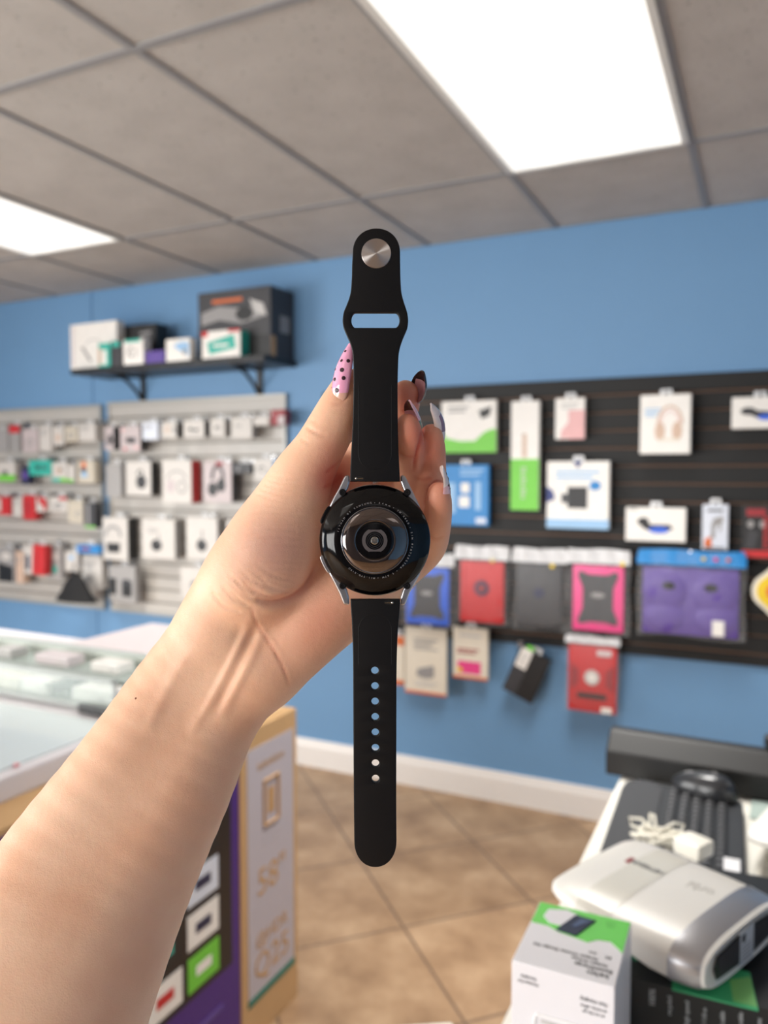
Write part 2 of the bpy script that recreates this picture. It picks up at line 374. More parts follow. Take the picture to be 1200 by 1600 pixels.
item('headphone_box', 'white box picturing rose gold headphones', K, 1001, 607, 1078, 709, 'w', [('arc', .6, .5, .26, .32, .05, 0, 180, 'be'), ('e', .4, .62, .1, .16, 'be'), ('e', .74, .62, .1, .16, 'be'), ('arc', .6, .52, .2, .25, .02, 10, 170, 'lp'), ('lines', .1, .22, .42, .38, 3, 'lb'), ('r', .38, .74, .8, .78, 'cr')], .05, .1)
item('toy_car_box', 'white box with a blue and black gadget picture at the upper right edge', K, 1144, 610, 1232, 669, 'w', [('e', .3, .45, .14, .12, 'k'), ('p', [(.22, .4), (.9, .5), (.9, .75), (.5, .7), (.3, .55)], 'dk'), ('e', .62, .65, .16, .1, 'bl')], .05, .09)
item('blue_cable_package', 'bright blue package with white square adapters beside the fingers', K, 690, 718, 763, 821, 'b', [('r', .42, .3, .6, .46, 'w'), ('r', .38, .52, .6, .7, 'w'), ('r', .72, .28, .84, .74, 'lb'), ('lines', .4, .05, .9, .2, 2, 'lb'), ('r', .74, .87, .95, .96, 'wb'), ('r', .1, .3, .3, .8, 'lb')], .03, .05)
item('charger_box', 'wide white box with a black wall charger and a blue bottom band', K, 855, 712, 951, 826, 'w', [('r', .34, .38, .66, .7, 'k'), ('r', .24, .48, .36, .62, 'dk'), ('r', 0, .86, 1, 1, 'lb'), ('e', .78, .36, .09, .07, 'b'), ('p', [(0, .38), (.1, .44), (.14, .56), (0, .62)], 'db'), ('p', [(.42, .0), (.58, .0), (.5, .1)], 'db'), ('lines', .15, .12, .85, .28, 2, 'lb')], .035, .07)
item('gadget_box', 'flat white box with a black and blue gadget on the fourth row', K, 978, 784, 1071, 846, 'w', [('e', .3, .42, .1, .12, 'k'), ('p', [(.2, .4), (.45, .5), (.74, .5), (.8, .62), (.5, .74), (.3, .62)], 'k'), ('e', .56, .66, .17, .1, 'bl'), ('lines', .05, .02, .2, .08, 1, 'k')], .045, .08)
item('adapter_box', 'small white card with a grey cable and an orange corner', K, 1098, 779, 1137, 859, 'wb', [('p', [(.1, .78), (.35, .7), (.4, .95), (.1, .98)], 'o'), ('arc', .55, .5, .2, .12, .08, -60, 200, 'gr'), ('p', [(.45, .3), (.8, .25), (.8, .4), (.5, .5), (.5, .75), (.35, .75), (.35, .45)], 'gr'), ('lines', .2, .08, .8, .18, 1, 'dk'), ('r', .1, .94, .9, .97, 'dk')], .02, .06)
item('tool_package', 'black and red package at the right edge of the black wall', K, 1160, 790, 1226, 874, 'k', [('r', 0, .84, 1, .97, 'r'), ('r', .1, .06, .55, .2, 'dr'), ('e', .2, .35, .08, .07, 'gr'), ('e', .48, .35, .08, .07, 'gr'), ('lines', .5, .2, .64, .8, 10, 'r'), ('p', [(.15, .45), (.4, .5), (.3, .8), (.1, .8)], 'dk')], .03, .07, tab=False)
item('screen_protector_box', 'white box with a grey sketch and a red bottom edge, below the blue tablet bag', K, 633, 974, 697, 1085, 'cr', [('r', 0, .96, 1, 1, 'o'), ('lines', .22, .15, .8, .34, 4, 'gr'), ('e', .5, .7, .22, .06, 'gr'), ('p', [(.3, .62), (.7, .55), (.72, .66), (.3, .72)], 'gr'), ('lines', .25, .8, .8, .88, 2, 'lg')], .02, .05)
item('screen_protector_box', 'white box with a magenta block, hanging below the red tablet bag', K, 708, 973, 762, 1061, 'cr', [('r', .14, .66, .8, .9, 'pk'), ('r', 0, .95, 1, 1, 'o'), ('lines', .12, .4, .75, .52, 2, 'dr'), ('e', .2, .83, .08, .05, 'y'), ('lines', .2, .12, .8, .2, 1, 'lg')], .02, .05)
item('card_package', 'white package edge seen between strap and white box, below the tablets', K, 612, 985, 631, 1070, 'cr', [('r', 0, .9, 1, 1, 'o'), ('r', .3, .02, 1, .2, 'o')], .02, .05)
# wallet phone case, tilted
o = item('wallet_phone_case', 'black wallet phone case hanging tilted with a white card strap', 'phone case', 783, 1004, 832, 1088, 'k', [('r', .03, .02, .44, .98, 'dk'), ('r', .06, .0, .42, .42, 'w'), ('lines', .12, .1, .36, .36, 4, 'lg'), ('e', .3, -.05, .14, .05, 'g')], .03, .06, rot=.40)
# tablet cases in clear bags
M_BAG = mat((232, 232, 234), .14, alpha=.07, var=.02); M_BAGW = mat((222, 222, 224), .25, alpha=.8, var=.02)
def bag(label, x0, y0, x1, y1, case, style, header=None, off=.09, t=.028, band=.17, grp='bagged tablet cases on the black slatwall', extra=None, inner=.10):
    Y = WY-.018-off; A = on_y(x0, y0, Y); B = on_y(x1, y1, Y); A2 = on_y(x1, y0, Y); B2 = on_y(x0, y1, Y)
    w = B.x-A.x; z1 = (A.z+A2.z)/2; z0 = (B.z+B2.z)/2; h = z1-z0
    e = empty('bagged_tablet_case', ((A.x+B.x)/2, Y, z0), label, 'tablet case', group=grp)
    # pouch: a pillow-shaped film, pinched at its rim, crinkled
    n, m_ = 18, 24; vs = []; fs = []; rnd = random.Random(int(x0))
    ph = [rnd.uniform(0, 6) for _ in range(6)]
    for s in (-1, 1):
        for j in range(m_+1):
            for i in range(n+1):
                u, v = i/n, j/m_
                puff = min(1, 5*min(u, 1-u))**.6*min(1, 6*min(v, 1-v))**.6
                cr = .0022*math.sin(23*u+ph[0]+9*v)*math.sin(17*v+ph[1])+.0016*math.sin(41*u-15*v+ph[2])
                xx = (-.5+u)*w+(.003*math.sin(9*v+ph[3]) if i in (0, n) else 0)
                zz = v*h+(.004*math.sin(7*u+ph[4]) if j in (0, m_) else 0)
                vs.append((xx, s*(t/2*puff+cr*puff), zz))
    for s in range(2):
        for j in range(m_):
            for i in range(n):
                a = s*(n+1)*(m_+1)+j*(n+1)+i; fs.append((a, a+1, a+n+2, a+n+1) if s == 0 else (a, a+n+1, a+n+2, a+1))
    mb = MB(); mb.add(vs, fs, M_BAG); mb.build('clear_bag', e, smooth=True, angle=80)
    # header of the bag (thick folded film or printed card) with a hang hole
    hd = MB(); hz = h*(1-band); hm = cm(header) if header else M_BAGW
    vs = []; n = 20
    for q, zz in enumerate((hz, hz+(h-hz)*.5, h)):
        for i in range(n+1):
            u = i/n; wv = .0035*math.sin(22*u+ph[5]+q*1.3)+.002*math.sin(51*u+q)
            vs.append(((-.5+u)*w*(1 if q < 2 else .96), -t/2*(.9 if q == 0 else .45 if q == 1 else .1)-.002+wv, zz+(.003*math.sin(8*u+ph[0]) if q == 2 else 0)))
    fs = [(q*(n+1)+i, q*(n+1)+i+1, (q+1)*(n+1)+i+1, (q+1)*(n+1)+i) for q in range(2) for i in range(n)]
    k = len(vs); vs += [(x, y+.0012, z) for x, y, z in vs]; fs += [tuple(a+k for a in f[::-1]) for f in fs]
    hd.add(vs, fs, hm)
    if header:
        for q, cc in enumerate(('y', 'pk', 'o')): hd.prism(ell(w*(.12+.11*q), hz+(h-hz)*.5, .008, .008, 12), t/2+.002, t/2+.0035, cm(cc), FRONT)
    hd.build('header_card' if header else 'bag_header', e, smooth=True, angle=70)
    # the case itself
    cw, ch = w*(1-2*inner), h*(1-band)-.02; c = MB(); body = cm(case)
    c.box((-cw/2, -.008, .012), (cw/2, .006, .012+ch), body, bev=.003)
    if style == 'x':       # bumper with four braced corners over a darker back
        pts = [(-.36, -.40), (-.16, -.36), (.16, -.36), (.36, -.40), (.40, -.34), (.30, -.16), (.30, .16), (.40, .34), (.36, .42), (.18, .36), (-.18, .36), (-.36, .42), (-.40, .34), (-.30, .16), (-.30, -.16), (-.40, -.34)]
        c.prism([(x*cw, .012+ch/2+y*ch) for x, y in pts], .006, .0115, cm('dk'), FRONT)
        c.prism(ell(0, .012+ch*.55, cw*.14, ch*.04), .0112, .0122, cm('gr'), FRONT)
    if style == 'ring':
        c.prism(ell(0, .012+ch*.56, cw*.17, cw*.17), .006, .011, cm('nv'), FRONT); c.prism(ell(0, .012+ch*.56, cw*.09, cw*.09), .010, .0125, cm('dr'), FRONT)
        for s in (-1, 1): c.box((s*cw*.42-.004, -.0105, .03), (s*cw*.42+.004, -.006, ch-.01), body, bev=.001)
    if style == 'armor':
        c.prism(ell(0, .012+ch*.52, cw*.16, cw*.16), .006, .0115, cm('lg'), FRONT); c.prism(ell(0, .012+ch*.52, cw*.09, cw*.09), .011, .0125, cm('w'), FRONT)
        c.box((-cw*.3, -.0115, .012+ch*.2), (cw*.3, -.006, .012+ch*.28), cm('k'), bev=.001)
        for s in (-1, 1): c.prism([(s*cw*.45, .012+ch*.3), (s*cw*.28, .012+ch*.42), (s*cw*.28, .012+ch*.62), (s*cw*.45, .012+ch*.72)], .006, .010, cm('dr'), FRONT)
        c.box((cw*.1, -.0125, ch*.90), (cw*.4, -.006, ch*.98), cm('pw')); c.box((cw*.2, -.0125, ch*.05), (cw*.42, -.006, ch*.13), cm('w'))
    if style == 'butterfly': # child's case with two round wings and camera holes
        for s in (-1, 1):
            c.sphere((s*cw*.26, -.004, .012+ch*.63), (cw*.25, .013, ch*.33), body); c.sphere((s*cw*.27, -.004, .012+ch*.25), (cw*.23, .013, ch*.25), body)
            c.prism(ell(s*cw*.22, .012+ch*.72, cw*.07, ch*.06), .012, .0175, cm('k'), FRONT)
        c.box((cw*.24, -.020, .02), (cw*.36, -.014, .02+ch*.22), cm('w'))
    if style == 'plain':
        c.prism(ell(0, .012+ch*.55, cw*.12, cw*.12), .006, .0095, cm('nv'), FRONT)
    c.build('tablet_case', e, smooth=True, angle=40)
    s_ = MB()
    if extra: s_.prism(ell(w*extra[0], h*extra[1], .010, .010, 16), t/2+.001, t/2+.0022, cm('y'), FRONT); s_.build('yellow_sticker', e)
    hook((A.x+B.x)/2, z1-.012, off+.012, grp, 'black')
bag('clear bag with a blue and black tablet case beside the watch', 628, 864, 710, 979, 'bl', 'x')
bag('clear bag with a red tablet case and round stand, right of the blue one', 712, 853, 796, 976, 'r', 'ring', extra=(.2, .83))
bag('clear bag with a plain black tablet case between red and pink ones', 801, 857, 886, 985, 'dk', 'plain', extra=(.24, .80))
bag('clear bag with a hot pink tablet case and black braces', 887, 858, 984, 990, 'pk', 'x', extra=(.38, .84))
bag('wide bag with a purple butterfly-shaped case and blue header', 996, 860, 1164, 997, 'pu', 'butterfly', header='b', t=.036, inner=.06)
bag('clear bag with a red armored phone case below the pink one', 884, 993, 968, 1116, 'r', 'armor', band=.10, off=.07, inner=.06)
# yellow blister pack cut by the frame
Y = WY-.11; A = on_y(1181, 878, Y); B = on_y(1250, 972, Y)
mb = MB(); w_, h_ = B.x-A.x, A.z-B.z
shape = lambda k: [((.5*k*(1+.16*math.cos(2*a)))*math.cos(a)*w_, h_/2+(.5*k*(1+.10*math.cos(4*a)))*math.sin(a)*h_*.9) for a in [2*PI*i/40 for i in range(40)]]
mb.prism(shape(1), -.004, .004, mat((226, 220, 206), .4), FRONT); mb.prism(shape(.8), .003, .012, cm('y'), FRONT); mb.prism(shape(.45), .010, .016, cm('o'), FRONT)
o = mb.build('novelty_package', loc=((A.x+B.x)/2, Y, B.z)); tag(o, 'yellow and white curvy package cut off at the right edge', 'package', 'packages on the black slatwall')
hook((A.x+B.x)/2, A.z-.02, .095, '', 'black')

# white panels: coordinates read in a 2.5x crop whose origin is (0, 600)
G = 'packages on the white slatwalls'
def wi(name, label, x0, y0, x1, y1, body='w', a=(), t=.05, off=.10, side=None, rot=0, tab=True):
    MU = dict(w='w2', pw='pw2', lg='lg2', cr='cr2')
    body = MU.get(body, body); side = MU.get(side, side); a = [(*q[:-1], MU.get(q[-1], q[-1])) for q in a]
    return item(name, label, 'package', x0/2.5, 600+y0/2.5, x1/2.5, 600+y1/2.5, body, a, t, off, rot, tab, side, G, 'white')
EB = [('e', .42, .55, .14, .12, 'k'), ('p', [(.5, .5), (.72, .4), (.8, .6), (.6, .72)], 'dk')]
LN = [('lines', .15, .15, .7, .4, 3, 'gr')]
CAB = [('arc', .5, .6, .25, .2, .09, 0, 330, 'gr')]
# left panel, top row
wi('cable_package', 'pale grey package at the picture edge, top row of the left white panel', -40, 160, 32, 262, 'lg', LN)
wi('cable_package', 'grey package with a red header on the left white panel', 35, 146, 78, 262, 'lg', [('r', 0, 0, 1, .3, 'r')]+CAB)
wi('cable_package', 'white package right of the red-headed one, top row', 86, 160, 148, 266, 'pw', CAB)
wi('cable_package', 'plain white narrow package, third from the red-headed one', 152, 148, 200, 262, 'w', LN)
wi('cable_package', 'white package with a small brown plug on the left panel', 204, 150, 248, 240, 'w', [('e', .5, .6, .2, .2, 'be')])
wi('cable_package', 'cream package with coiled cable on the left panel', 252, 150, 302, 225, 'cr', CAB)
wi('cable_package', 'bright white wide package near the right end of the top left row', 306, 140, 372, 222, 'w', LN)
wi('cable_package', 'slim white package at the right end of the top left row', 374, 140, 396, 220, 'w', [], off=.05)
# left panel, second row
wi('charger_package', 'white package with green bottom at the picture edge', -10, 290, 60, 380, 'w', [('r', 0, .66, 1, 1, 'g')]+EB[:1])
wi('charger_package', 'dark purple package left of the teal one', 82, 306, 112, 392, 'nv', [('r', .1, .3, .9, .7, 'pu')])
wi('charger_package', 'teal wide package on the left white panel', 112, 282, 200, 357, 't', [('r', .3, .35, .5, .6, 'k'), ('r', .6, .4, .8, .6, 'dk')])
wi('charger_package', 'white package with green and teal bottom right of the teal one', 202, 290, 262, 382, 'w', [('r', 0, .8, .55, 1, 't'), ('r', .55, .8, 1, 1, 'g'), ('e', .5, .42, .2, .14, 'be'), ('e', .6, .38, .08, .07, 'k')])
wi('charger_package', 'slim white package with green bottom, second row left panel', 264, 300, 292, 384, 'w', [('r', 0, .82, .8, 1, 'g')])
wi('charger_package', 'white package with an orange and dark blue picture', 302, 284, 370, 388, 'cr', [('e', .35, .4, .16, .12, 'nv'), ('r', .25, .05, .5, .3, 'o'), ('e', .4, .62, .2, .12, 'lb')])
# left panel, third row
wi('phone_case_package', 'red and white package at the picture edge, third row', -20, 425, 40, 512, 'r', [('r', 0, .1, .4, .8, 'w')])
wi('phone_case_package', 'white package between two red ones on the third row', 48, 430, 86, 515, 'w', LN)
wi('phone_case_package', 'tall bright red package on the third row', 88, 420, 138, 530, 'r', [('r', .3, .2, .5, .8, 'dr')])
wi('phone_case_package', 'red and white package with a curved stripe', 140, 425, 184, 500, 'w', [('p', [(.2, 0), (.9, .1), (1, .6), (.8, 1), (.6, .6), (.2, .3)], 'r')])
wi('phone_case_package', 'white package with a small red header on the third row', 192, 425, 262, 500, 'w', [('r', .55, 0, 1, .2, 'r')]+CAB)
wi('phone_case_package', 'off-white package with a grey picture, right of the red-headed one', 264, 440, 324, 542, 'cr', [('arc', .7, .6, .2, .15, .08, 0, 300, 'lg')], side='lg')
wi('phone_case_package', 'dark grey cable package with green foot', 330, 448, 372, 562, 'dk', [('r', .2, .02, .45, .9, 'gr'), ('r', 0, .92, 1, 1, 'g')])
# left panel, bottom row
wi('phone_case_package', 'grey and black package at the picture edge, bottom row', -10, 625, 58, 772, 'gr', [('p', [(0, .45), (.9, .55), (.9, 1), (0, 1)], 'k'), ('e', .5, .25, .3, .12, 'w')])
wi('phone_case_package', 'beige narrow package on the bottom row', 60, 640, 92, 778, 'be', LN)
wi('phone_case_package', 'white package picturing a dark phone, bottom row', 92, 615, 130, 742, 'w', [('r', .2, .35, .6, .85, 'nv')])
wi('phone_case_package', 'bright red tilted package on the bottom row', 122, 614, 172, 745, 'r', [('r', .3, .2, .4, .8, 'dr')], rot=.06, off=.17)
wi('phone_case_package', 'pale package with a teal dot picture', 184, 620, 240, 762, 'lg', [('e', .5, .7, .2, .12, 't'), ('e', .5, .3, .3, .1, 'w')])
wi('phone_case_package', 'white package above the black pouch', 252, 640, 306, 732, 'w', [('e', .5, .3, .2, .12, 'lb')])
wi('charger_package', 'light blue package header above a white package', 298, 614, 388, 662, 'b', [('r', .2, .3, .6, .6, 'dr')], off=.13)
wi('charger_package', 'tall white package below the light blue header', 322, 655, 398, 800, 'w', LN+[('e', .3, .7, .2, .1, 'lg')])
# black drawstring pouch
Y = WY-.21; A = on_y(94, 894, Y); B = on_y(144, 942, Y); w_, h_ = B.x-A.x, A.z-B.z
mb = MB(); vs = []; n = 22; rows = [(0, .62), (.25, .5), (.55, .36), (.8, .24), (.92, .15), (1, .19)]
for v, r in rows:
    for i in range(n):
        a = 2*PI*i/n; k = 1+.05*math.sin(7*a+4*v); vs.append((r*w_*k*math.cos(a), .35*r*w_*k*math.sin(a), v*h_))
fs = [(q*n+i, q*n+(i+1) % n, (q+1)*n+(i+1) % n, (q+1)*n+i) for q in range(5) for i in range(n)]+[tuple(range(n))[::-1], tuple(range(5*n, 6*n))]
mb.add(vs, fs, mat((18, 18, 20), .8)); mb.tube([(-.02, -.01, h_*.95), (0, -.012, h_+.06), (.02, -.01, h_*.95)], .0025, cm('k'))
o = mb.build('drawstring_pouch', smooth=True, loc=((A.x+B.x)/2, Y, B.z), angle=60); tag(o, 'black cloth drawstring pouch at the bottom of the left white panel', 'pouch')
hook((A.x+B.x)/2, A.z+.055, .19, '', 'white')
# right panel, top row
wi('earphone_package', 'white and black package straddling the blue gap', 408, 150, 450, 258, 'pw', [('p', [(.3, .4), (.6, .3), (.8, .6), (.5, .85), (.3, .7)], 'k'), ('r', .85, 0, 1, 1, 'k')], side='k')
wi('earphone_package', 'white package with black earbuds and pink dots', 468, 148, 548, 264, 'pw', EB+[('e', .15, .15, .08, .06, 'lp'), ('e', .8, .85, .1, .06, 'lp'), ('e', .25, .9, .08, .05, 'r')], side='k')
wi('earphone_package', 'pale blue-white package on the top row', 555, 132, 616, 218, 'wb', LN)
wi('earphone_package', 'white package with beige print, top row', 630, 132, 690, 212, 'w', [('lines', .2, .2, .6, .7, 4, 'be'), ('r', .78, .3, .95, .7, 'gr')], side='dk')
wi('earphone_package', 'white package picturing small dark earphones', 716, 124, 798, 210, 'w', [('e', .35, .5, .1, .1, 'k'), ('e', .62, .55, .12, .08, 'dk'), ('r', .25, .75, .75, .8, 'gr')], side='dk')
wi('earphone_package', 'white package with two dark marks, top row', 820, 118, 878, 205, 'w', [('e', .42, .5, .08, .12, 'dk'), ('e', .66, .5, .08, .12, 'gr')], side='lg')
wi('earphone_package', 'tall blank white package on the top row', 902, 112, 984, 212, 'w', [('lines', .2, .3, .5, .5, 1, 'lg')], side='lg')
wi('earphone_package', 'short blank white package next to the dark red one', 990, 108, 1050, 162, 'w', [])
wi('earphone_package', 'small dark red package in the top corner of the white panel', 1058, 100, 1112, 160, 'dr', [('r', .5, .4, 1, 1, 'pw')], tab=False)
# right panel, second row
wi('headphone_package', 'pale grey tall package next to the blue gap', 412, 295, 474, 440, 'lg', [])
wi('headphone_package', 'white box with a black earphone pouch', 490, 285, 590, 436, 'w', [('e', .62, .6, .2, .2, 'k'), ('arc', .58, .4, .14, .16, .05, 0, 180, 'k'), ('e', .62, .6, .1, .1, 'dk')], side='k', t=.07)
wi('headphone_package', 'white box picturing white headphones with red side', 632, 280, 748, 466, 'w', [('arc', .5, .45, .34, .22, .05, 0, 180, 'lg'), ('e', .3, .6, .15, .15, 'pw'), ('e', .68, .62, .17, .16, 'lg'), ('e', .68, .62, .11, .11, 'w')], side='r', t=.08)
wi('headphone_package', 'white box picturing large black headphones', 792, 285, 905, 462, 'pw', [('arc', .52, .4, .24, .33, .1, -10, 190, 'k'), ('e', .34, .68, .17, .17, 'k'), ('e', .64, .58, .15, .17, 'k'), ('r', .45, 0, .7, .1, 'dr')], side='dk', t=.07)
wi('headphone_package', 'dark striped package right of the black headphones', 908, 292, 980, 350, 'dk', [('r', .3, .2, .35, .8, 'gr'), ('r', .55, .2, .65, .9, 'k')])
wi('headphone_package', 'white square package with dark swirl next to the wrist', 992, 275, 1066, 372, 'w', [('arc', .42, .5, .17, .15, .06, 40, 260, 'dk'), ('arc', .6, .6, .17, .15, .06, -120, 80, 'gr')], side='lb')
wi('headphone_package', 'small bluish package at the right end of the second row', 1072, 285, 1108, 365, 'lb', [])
# right panel, third row
wi('headphone_package', 'white box with silver and black over-ear headphones', 400, 505, 500, 688, 'w', [('arc', .42, .42, .34, .24, .1, -10, 190, 'gr'), ('e', .45, .45, .2, .14, 'w'), ('p', [(.15, .6), (.7, .6), (.66, .82), (.2, .82)], 'k')], side='k', t=.08)
wi('headphone_package', 'white box with one black earbud, below the pouch box', 552, 512, 684, 682, 'w', [('e', .45, .66, .16, .15, 'k'), ('r', .5, .35, .54, .6, 'gr'), ('lines', .2, .22, .5, .36, 2, 'lg')], side='lg', t=.06)
wi('headphone_package', 'white box with one black earbud, nearest the wrist', 726, 505, 850, 685, 'w', [('e', .5, .66, .16, .15, 'k'), ('r', .5, .3, .55, .58, 'gr')], side='lg', t=.06)
wi('headphone_package', 'white package partly hidden by the wrist, third row', 884, 515, 985, 640, 'w', LN)
# right panel, bottom row
wi('earphone_package', 'grey package with two black earbud cases', 424, 695, 530, 852, 'lg', [('r', .02, .35, .28, .8, 'k'), ('r', .5, .4, .86, .84, 'k'), ('e', .66, .45, .15, .1, 'dk')])
wi('earphone_package', 'white package with small grey earbuds near the forearm', 704, 700, 828, 842, 'w', [('e', .42, .55, .1, .14, 'gr'), ('e', .5, .5, .07, .08, 'dk')])

# ------------------------------------------------------------------ the wall shelf
SY = 3.2; SZ = H+.572
b = empty('wall_shelf', (-2.76, WY, SZ), 'black shelf on two brackets high on the blue wall', 'shelf')
M_SHELF = mat((24, 24, 27), .4)
mb = MB(); mb.box((-.735, -(WY-SY), -.03), (.555, 0, 0), M_SHELF, bev=.003); mb.build('board', b)
for px in (225, 407):
    x = on_y(px, 620, WY).x+2.76; k = MB()
    k.box((x-.017, -.010, -.19), (x+.017, 0, -.03), M_SHELF); k.box((x-.012, -.26, -.038), (x+.012, 0, -.03), M_SHELF)
    k.tube([(x, -.2, -.036), (x, -.13, -.06), (x, -.06, -.11), (x, -.004, -.17)], .010, M_SHELF); k.build('bracket', b)
def shelf_item(name, label, x0, y0, x1, y1, body, a, dpt, front=SY+.01, cat='box', side=None, extra=None, rz=0):
    A = on_y(x0, y0, front); B = on_y(x1, y1, front); A2 = on_y(x1, y0, front); w = B.x-A.x; h = (A.z+A2.z)/2-SZ
    mb = MB(); mb.box((-w/2, -dpt/2, 0), (w/2, dpt/2, h), cm(body), bev=.002)
    if side: mb.box((w/2-.0002, -dpt/2+.003, .003), (w/2+.0012, dpt/2-.003, h-.003), cm(side))
    art(mb, a, w, h, dpt)
    if extra: extra(mb, w, h, dpt)
    o = mb.build(name, loc=((A.x+B.x)/2, front+dpt/2+.001, SZ)); o.rotation_euler[2] = rz; tag(o, label, cat, 'boxes on the wall shelf'); return o
shelf_item('flat_box', 'large flat white box at the left end of the shelf', 109, 504, 183, 578, 'w', [('p', [(.22, .5), (.3, .52), (.46, .8), (.42, .84)], 'gr'), ('arc', .5, .55, .2, .2, .02, 20, 170, 'lg'), ('r', .04, .02, .08, .9, 'pw')], .06, SY+.05)
shelf_item('small_box', 'small teal and beige box in front of the flat white box', 153, 536, 172, 570, 't', [('r', .0, .2, .25, .9, 'be'), ('r', .3, .3, .7, .9, 'w')], .04, SY+.004)
shelf_item('small_box', 'small dark box with teal mark behind the small white box', 173, 532, 190, 568, 'dk', [('r', .1, .05, .8, .25, 't')], .04, SY+.004)
shelf_item('speaker_box', 'black box with grey picture in the middle of the shelf', 193, 507, 244, 560, 'k', [('e', .75, .4, .16, .3, 'dk'), ('lines', .5, .15, .85, .6, 4, 'gr')], .1, SY+.12)
shelf_item('small_box', 'small white box with dark print in front of the black box', 192, 530, 224, 571, 'w', [('r', .1, .0, .85, .12, 't'), ('arc', .4, .5, .16, .2, .06, 60, 300, 'dk'), ('r', .6, .35, .66, .75, 'gr')], .06, SY+.004)
shelf_item('small_box', 'low purple box between the two small white boxes', 227, 548, 257, 566, 'pu', [('r', .1, .2, .9, .7, 'pu')], .08, SY+.01)
shelf_item('small_box', 'small white box with pale blue print near the shelf centre', 259, 529, 297, 564, 'w', [('p', [(.3, .3), (.6, .15), (.95, .2), (.95, .8), (.5, .5)], 'lb'), ('r', .7, .5, .85, .75, 'gr')], .05, SY+.004)
# dark domed gadget behind it
p = on_y(268, 550, SY+.16); mb = MB(); mb.lathe([(.045, 0), (.055, .02), (.055, .06), (.042, .10), (.02, .118), (.004, .122)], cm('k'), n=24)
o = mb.build('domed_speaker', smooth=True, loc=(p.x, SY+.17, SZ)); tag(o, 'dark domed gadget behind the small white box with blue print', 'speaker')
def bigx(mb, w, h, d):
    mb.box((w/2-.0003, -d*.1, h*.38), (w/2+.002, d*.3, h*.62), cm('gr')); mb.box((w/2-.0003, -d*.48, h*.01), (w/2+.002, -d*.30, h*.3), cm('tan'))
    mb.box((w/2-.0003, -d*.45, h*.7), (w/2+.002, d*.35, h*.9), cm('dk'))
shelf_item('gaming_headset_box', 'large black carton with an orange title and picture of gear on the shelf', 309, 452, 423, 545, 'dk', [('lines', .2, .1, .62, .2, 1, 'o'), ('p', [(.05, .3), (.3, .22), (.7, .3), (.8, .2), (.92, .42), (.6, .5), (.3, .42), (.05, .48)], 'gr'), ('e', .65, .36, .12, .1, 'k'), ('p', [(.72, .16), (.9, .24), (.95, .42), (.8, .36)], 'lg'), ('r', 0, .5, 1, .66, 'dk'), ('r', .03, .68, .97, 1, 'k')], .21, SY+.08, extra=bigx)
shelf_item('speaker_box', 'small white box with a teal tilted picture in front of the large carton', 315, 516, 375, 559, 'w', [('p', [(.14, .42), (.84, .18), (.9, .68), (.2, .86)], 't'), ('r', 0, 0, .16, .2, 'r'), ('r', .7, 0, 1, .1, 'r'), ('lines', .3, .45, .7, .65, 1, 'w')], .075, SY+.003, side='t')

# ------------------------------------------------------------------ glass showcase counter at left
M_CW = mat((222, 218, 222), .35, var=.02); M_GL = mat((222, 236, 232), .06, alpha=.28, var=.0); M_FROST = mat((210, 219, 220), .12, var=.02); M_ALU = mat((178, 182, 180), .4, .2)
CT = H-.585; CX = -1.315
e = empty('display_counter', (-1.9, 1.0, 0), 'white display counter with pale glass top at the left edge', 'counter')
def W2(o): return (-o[0], -o[1], -o[2])
L_ = TR(1.9, -1.0, 0)
mb = MB(); mb.box((-2.7, -.4, .10), (CX-.02, 2.0, CT-.055), M_CW, L_, bev=.003); mb.box((-2.65, -.35, 0), (CX-.07, 1.95, .10), cm('gr'), L_); mb.build('body', e)
mb = MB(); mb.box((-2.72, -.42, CT-.055), (CX, 2.02, CT-.004), M_CW, L_, bev=.006); mb.build('top_frame', e)
mb = MB(); mb.box((-2.68, -.38, CT-.006), (CX-.03, 1.35, CT), M_FROST, L_, bev=.001); mb.build('glass_top', e)
# upper glass case
UZ = H-.503; UY = 1.40
e = empty('glass_case', (-2.0, UY, CT), 'low glass case with small white boxes on the counter', 'display case')
L_ = TR(2.0, -UY, -CT)
mb = MB(); x0, x1 = -2.66, -1.40
mb.box((x0, UY, CT), (x1, UY+.26, CT+.010), M_ALU, L_)
for x in (x0, x1-.012): 
    for y in (UY, UY+.248): mb.box((x, y, CT), (x+.008, y+.008, UZ), M_ALU, L_)
for y in (UY, UY+.252): mb.box((x0, y, UZ-.007), (x1, y+.008, UZ), M_ALU, L_)
mb.build('frame', e)
mb = MB(); mb.box((x0+.01, UY+.003, CT+.01), (x1-.01, UY+.008, UZ-.01), M_GL, L_); mb.build('front_glass', e)
mb = MB(); mb.box((x0+.01, UY+.12, CT+.040), (x1-.01, UY+.25, CT+.044), M_GL, L_); mb.build('glass_shelf', e)
mb = MB(); mb.box((x0+.01, UY+.254, CT+.01), (x1-.01, UY+.257, UZ-.008), mat((206, 214, 206), .4), L_); mb.build('back_panel', e)
CL = ['small white box standing left in the glass case', 'grey box with dark end in the glass case', 'pale green box in the glass case', 'white box with teal lid in the glass case', 'cream box behind the front glass', 'low white box at the right of the glass case', 'tiny dark cable bundle in the glass case', 'white box with red mark in the glass case', 'small green box on the glass shelf', 'small grey box on the glass shelf', 'wide off-white box on the glass shelf', 'small white box on the glass shelf nearest the forearm']
cols = ['w', 'gr', 'g', 't', 'cr', 'w', 'dk', 'w', 'g', 'lg', 'pw', 'w']
